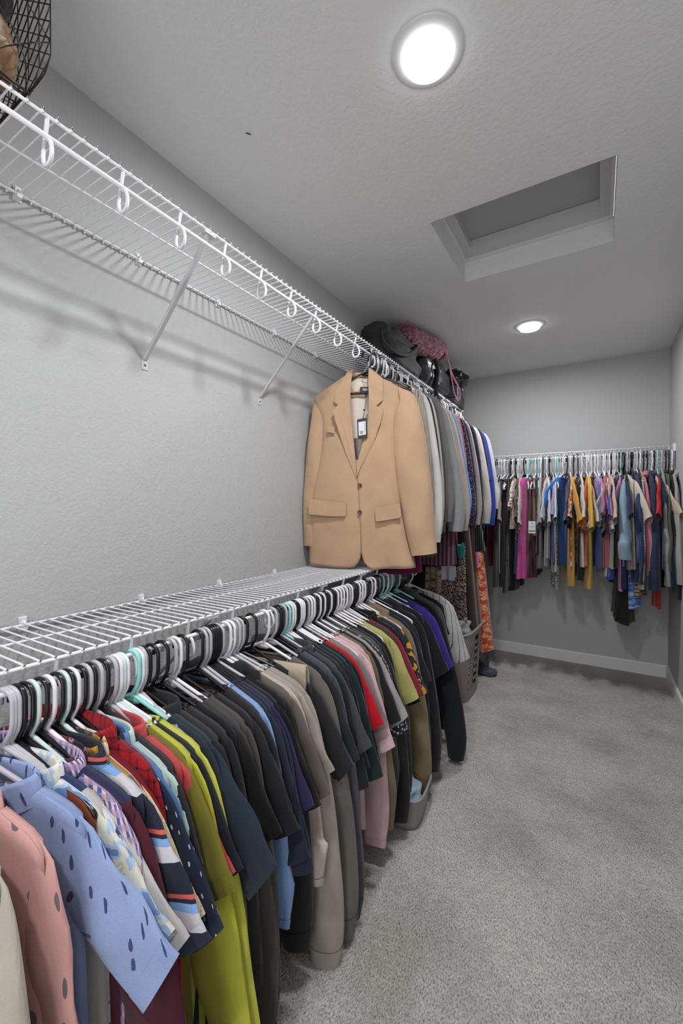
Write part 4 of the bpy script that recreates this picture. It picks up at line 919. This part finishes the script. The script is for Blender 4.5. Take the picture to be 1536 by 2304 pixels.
blob([(0, 0, 0, .06, .05), (0, 0, .02, .105, .085), (.01, 0, .08, .115, .085), (.0, .01, .13, .07, .07), (-.01, .01, .155, .03, .03)], 'body', leather('glossy_black', '101012', .22), B5, 26, 12, .008)

# ------------------------------------------------------------------ wire basket at the camera end of the high shelf
M_DW = plain('bronze_wire', '3a342d', .35, .7)
WB = empty('wire_basket', (.165, .22, ZS)); tag(WB, 'bronze diamond-wire basket of accessories at the camera end of the high shelf', 'basket')
def wall_pt(face, s, t):
    # s along the wall -1..1, t height 0..1 ; walls flare outward
    k = min(1.0, t*7)**.6; hx, hy, hh = .145+.055*k, .165+.018*k, .345*t
    return {'n': (s*hx, hy, hh), 's': (s*hx, -hy, hh), 'e': (hx, s*hy, hh), 'w': (-hx, s*hy, hh)}[face]
def diamond(face, nx, nz):
    m = MB()
    for k in range(-nz, nx+1):
        for sg in (1, -1):
            P = []
            for q in np.linspace(0, 1, 3*nz+1):
                sx = (k+(q*nz if sg > 0 else nz-q*nz))/nx*2-1
                if -1.0001 <= sx <= 1.0001: P.append(wall_pt(face, sx, q))
            if len(P) > 1: m.tube(P, .0012, 5)
    for k in range(nx+1): m.tube([wall_pt(face, k/nx*2-1, q) for q in np.linspace(0, 1, 12)], .0011, 5)
    return m
for f_, nx, nz_ in (('n', 9, 11), ('s', 5, 5), ('e', 4, 4), ('w', 5, 5)):
    o = diamond(f_, nx, nz_).build('wire_side', M_DW, WB); o['kind'] = 'stuff'
for t_, r_ in ((1, .0035), (0.005, .0028)):
    c = [wall_pt('n', -1, t_), wall_pt('n', 1, t_), wall_pt('s', 1, t_), wall_pt('s', -1, t_)]
    P = []
    for i in range(4):
        for q in np.linspace(0, 1, 8)[:-1]: P.append(np.array(c[i])*(1-q)+np.array(c[(i+1) % 4])*q)
    MB().tube(P, r_, 7, True).build('rim', M_DW, WB)
m = MB()
for k in range(9):
    x = -.14+.28*k/8; m.tube([(x, -.165, .004), (x, .165, .004)], .0016, 5)
for k in range(10):
    y = -.165+.33*k/9; m.tube([(-.14, y, .006), (.14, y, .006)], .0016, 5)
o = m.build('wire_bottom', M_DW, WB); o['kind'] = 'stuff'
c1 = empty('handbag', (.245, .275, ZS+.012)); tag(c1, 'tan leather handbag lying inside the wire basket', 'bag')
blob([(0, 0, 0, .08, .08), (0, 0, .03, .098, .105), (0, .0, .07, .095, .100), (0, .0, .10, .07, .08), (0, .0, .112, .02, .03)], 'body', leather('tan_leather', '8a6a4a', .5), c1, 26, 4, .006)
strap([(.05, -.08, .09), (.07, -.02, .12), (.06, .04, .12), (.04, .07, .09)], .02, 'strap', leather('tan_strap', '7a5a3c', .5), c1, up=(1, 0, 0))
c2 = tag(blob([(.24, .27, ZS+.130, .06, .06), (.25, .28, ZS+.16, .085, .09), (.25, .28, ZS+.22, .085, .09), (.24, .28, ZS+.25, .04, .05)], 'hat', fabric('211d1f'), None, 26, 6, .006), 'dark brown knit hat on top of the tan handbag', 'hat')
c3 = tag(blob([(.27, .29, ZS+.255, .03, .04), (.275, .295, ZS+.27, .065, .08), (.27, .29, ZS+.31, .06, .07), (.26, .29, ZS+.33, .02, .02)], 'folded_scarf', fabric('23457e'), None, 24, 7, .005), 'royal blue scarf heaped at the top of the wire basket', 'scarf')

# ------------------------------------------------------------------ laundry hamper on the floor
def hamper(loc, hx, hy, hh, h, label):
    R = empty('laundry_basket', loc); tag(R, label, 'basket'); M = plain('taupe_plastic', h, .45)
    def pt(a, t, off=0.0):
        k = 1-.13*(1-t); c, s = math.cos(a), math.sin(a); sq = .38
        return ((hx+off)*k*math.copysign(abs(c)**sq, c), (hy+off)*k*math.copysign(abs(s)**sq, s))
    N, NZ = 160, 84; V = []; 
    for i in range(NZ):
        t = i/(NZ-1)
        for j in range(N):
            a = 2*PI*(j+.5)/N; x, y = pt(a, t); V.append((x, y, hh*t))
    F = []
    for i in range(NZ-1):
        t = (i+.5)/(NZ-1)
        for j in range(N):
            x, y = pt(2*PI*(j+1)/N, t); z = t*hh
            side = abs(y) < hy*.72*(1-.13*(1-t)) and abs(x) > hx*.7
            hole = False
            if side and .14 < t < .80:
                p_, q_ = .036, .050; u_ = y/p_; w_ = z/q_
                fu, fw = (u_+.5) % 1-.5, (w_+.5) % 1-.5; d1 = abs(fu)/.5+abs(fw)/.5
                fu2, fw2 = u_ % 1-.5, w_ % 1-.5; d2 = abs(fu2)/.5+abs(fw2)/.5
                hole = min(d1, d2) < .52
            if (abs(x) < .055 and abs(y) > hy*.7 and .84 < t < .93) or (abs(y) < .055 and abs(x) > hx*.7 and .84 < t < .93): hole = True
            if not hole: F.append((i*N+j, i*N+(j+1) % N, (i+1)*N+(j+1) % N, (i+1)*N+j))
    b_ = mk('body', V, F, M, R); md = b_.modifiers.new('thickness', 'SOLIDIFY'); md.thickness = .0035; md.offset = 0
    P = [(*pt(2*PI*j/N, 1, .006), hh+(.012*math.cos(2*(2*PI*j/N)))) for j in range(N)]; MB().tube(P, .0085, 8, True).build('rim', M, R)
    V = [(*pt(2*PI*j/N, 0, -.002), .002) for j in range(N)]; mk('bottom', V+[(x, y, .006) for x, y, _ in V], [tuple(range(N))[::-1], tuple(range(N, 2*N))]+[(j, (j+1) % N, N+(j+1) % N, N+j) for j in range(N)], M, R)
    return R
hamper((.350, 2.885, 0), .215, .20, .45, '8c827b', 'tall taupe plastic laundry hamper with diamond holes by the corner')
tag(blob([(.40, 2.83, .34, .08, .08), (.40, 2.82, .37, .13, .10), (.41, 2.80, .43, .13, .105), (.41, 2.79, .50, .11, .09), (.41, 2.80, .535, .03, .03)], 'crumpled_sweater', fabric('85888a'), None, 30, 21, .012), 'grey sweater heaped in the laundry hamper', 'sweater')
tag(blob([(.45, 2.80, .30, .05, .07), (.455, 2.80, .34, .07, .11), (.455, 2.80, .385, .06, .10), (.45, 2.80, .40, .02, .03)], 'crumpled_shirt', fabric('8a5a34'), None, 24, 22, .008), 'rust orange cloth inside the laundry hamper, aisle side', 'cloth')
hf = .0
sh = empty('boot', (.47, 3.42, 0)); tag(sh, 'dark slouchy ankle boot on the carpet under the orange dress', 'boot')
blob([(0, 0, .004, .045, .11), (0, 0, .03, .046, .112), (-.005, .02, .07, .042, .085), (-.01, .055, .12, .038, .05), (-.01, .06, .20, .042, .052), (-.01, .06, .215, .035, .045)], 'upper', leather('boot_suede', '34373c', .7), sh, 24, 31, .004)
blob([(0, 0, .0005, .046, .112), (0, 0, .008, .047, .114), (0, 0, .013, .045, .112)], 'sole', M_NYL, sh, 24, 32, .0)
tag(blob([(.545, 3.30, .003, .04, .03), (.545, 3.30, .012, .06, .05), (.545, 3.30, .035, .06, .045), (.545, 3.30, .045, .03, .02)], 'folded_cloth', fabric('4a535c'), None, 22, 33, .005), 'slate blue cloth bundled on the carpet beside the boot', 'cloth')
# small storage bin under the lower rack
sb_ = empty('storage_bin', (.52, 1.62, 0), .1); tag(sb_, 'small grey plastic bin on the carpet under the tan hoodie', 'bin')
N = 48
def rr_pt(a, hx, hy): c, s = math.cos(a), math.sin(a); return (hx*math.copysign(abs(c)**.4, c), hy*math.copysign(abs(s)**.4, s))
V = []
for t_ in np.linspace(0, 1, 8): V += [(*rr_pt(2*PI*j/N, .13+.015*t_, .10+.015*t_), .003+.125*t_) for j in range(N)]
o = mk('body', V, grid_faces(8, N, True)+[tuple(range(N))[::-1]], plain('grey_plastic', '7d7b78', .4), sb_); md = o.modifiers.new('thickness', 'SOLIDIFY'); md.thickness = .003
MB().tube([(*rr_pt(2*PI*j/N, .148, .118), .128) for j in range(N)], .004, 6, True).build('rim', plain('grey_plastic_rim', '8a8885', .4), sb_)
tag(blob([(.54, 1.60, .02, .06, .05), (.54, 1.60, .05, .10, .08), (.54, 1.60, .12, .10, .08), (.53, 1.60, .165, .05, .04)], 'folded_towel', fabric('8fa6b4', ('h', .03, [(0, '9db4c0'), (.7, '1f2a38'), (.85, '9db4c0')])), None, 24, 41, .006), 'pale blue patterned cloth in the small grey bin', 'cloth')
# paper tag on the burgundy dress
xt = xback(1206)
pt_ = empty('paper_tag', (xt, D-DB-.235, 1.12), 0); tag(pt_, 'white paper swing tag hanging on the burgundy dress', 'tag')
MB().box((-.024, -.0006, -.045), (.024, .0006, .045)).build('card', plain('tag_paper', 'c9c9cb', .6), pt_, False)
MB().box((-.022, -.0012, -.032), (.022, -.0007, -.024)).box((-.003, -.0012, .026), (.003, -.0007, .032)).box((-.014, -.0012, .002), (.014, -.0007, .004)).build('print', plain('tag_print', '4a4a4c', .7), pt_, False)
MB().tube([(0, 0, .045), (.002, .004, .10), (.0, .01, .16)], .0008, 5).build('string', MBLK, pt_)
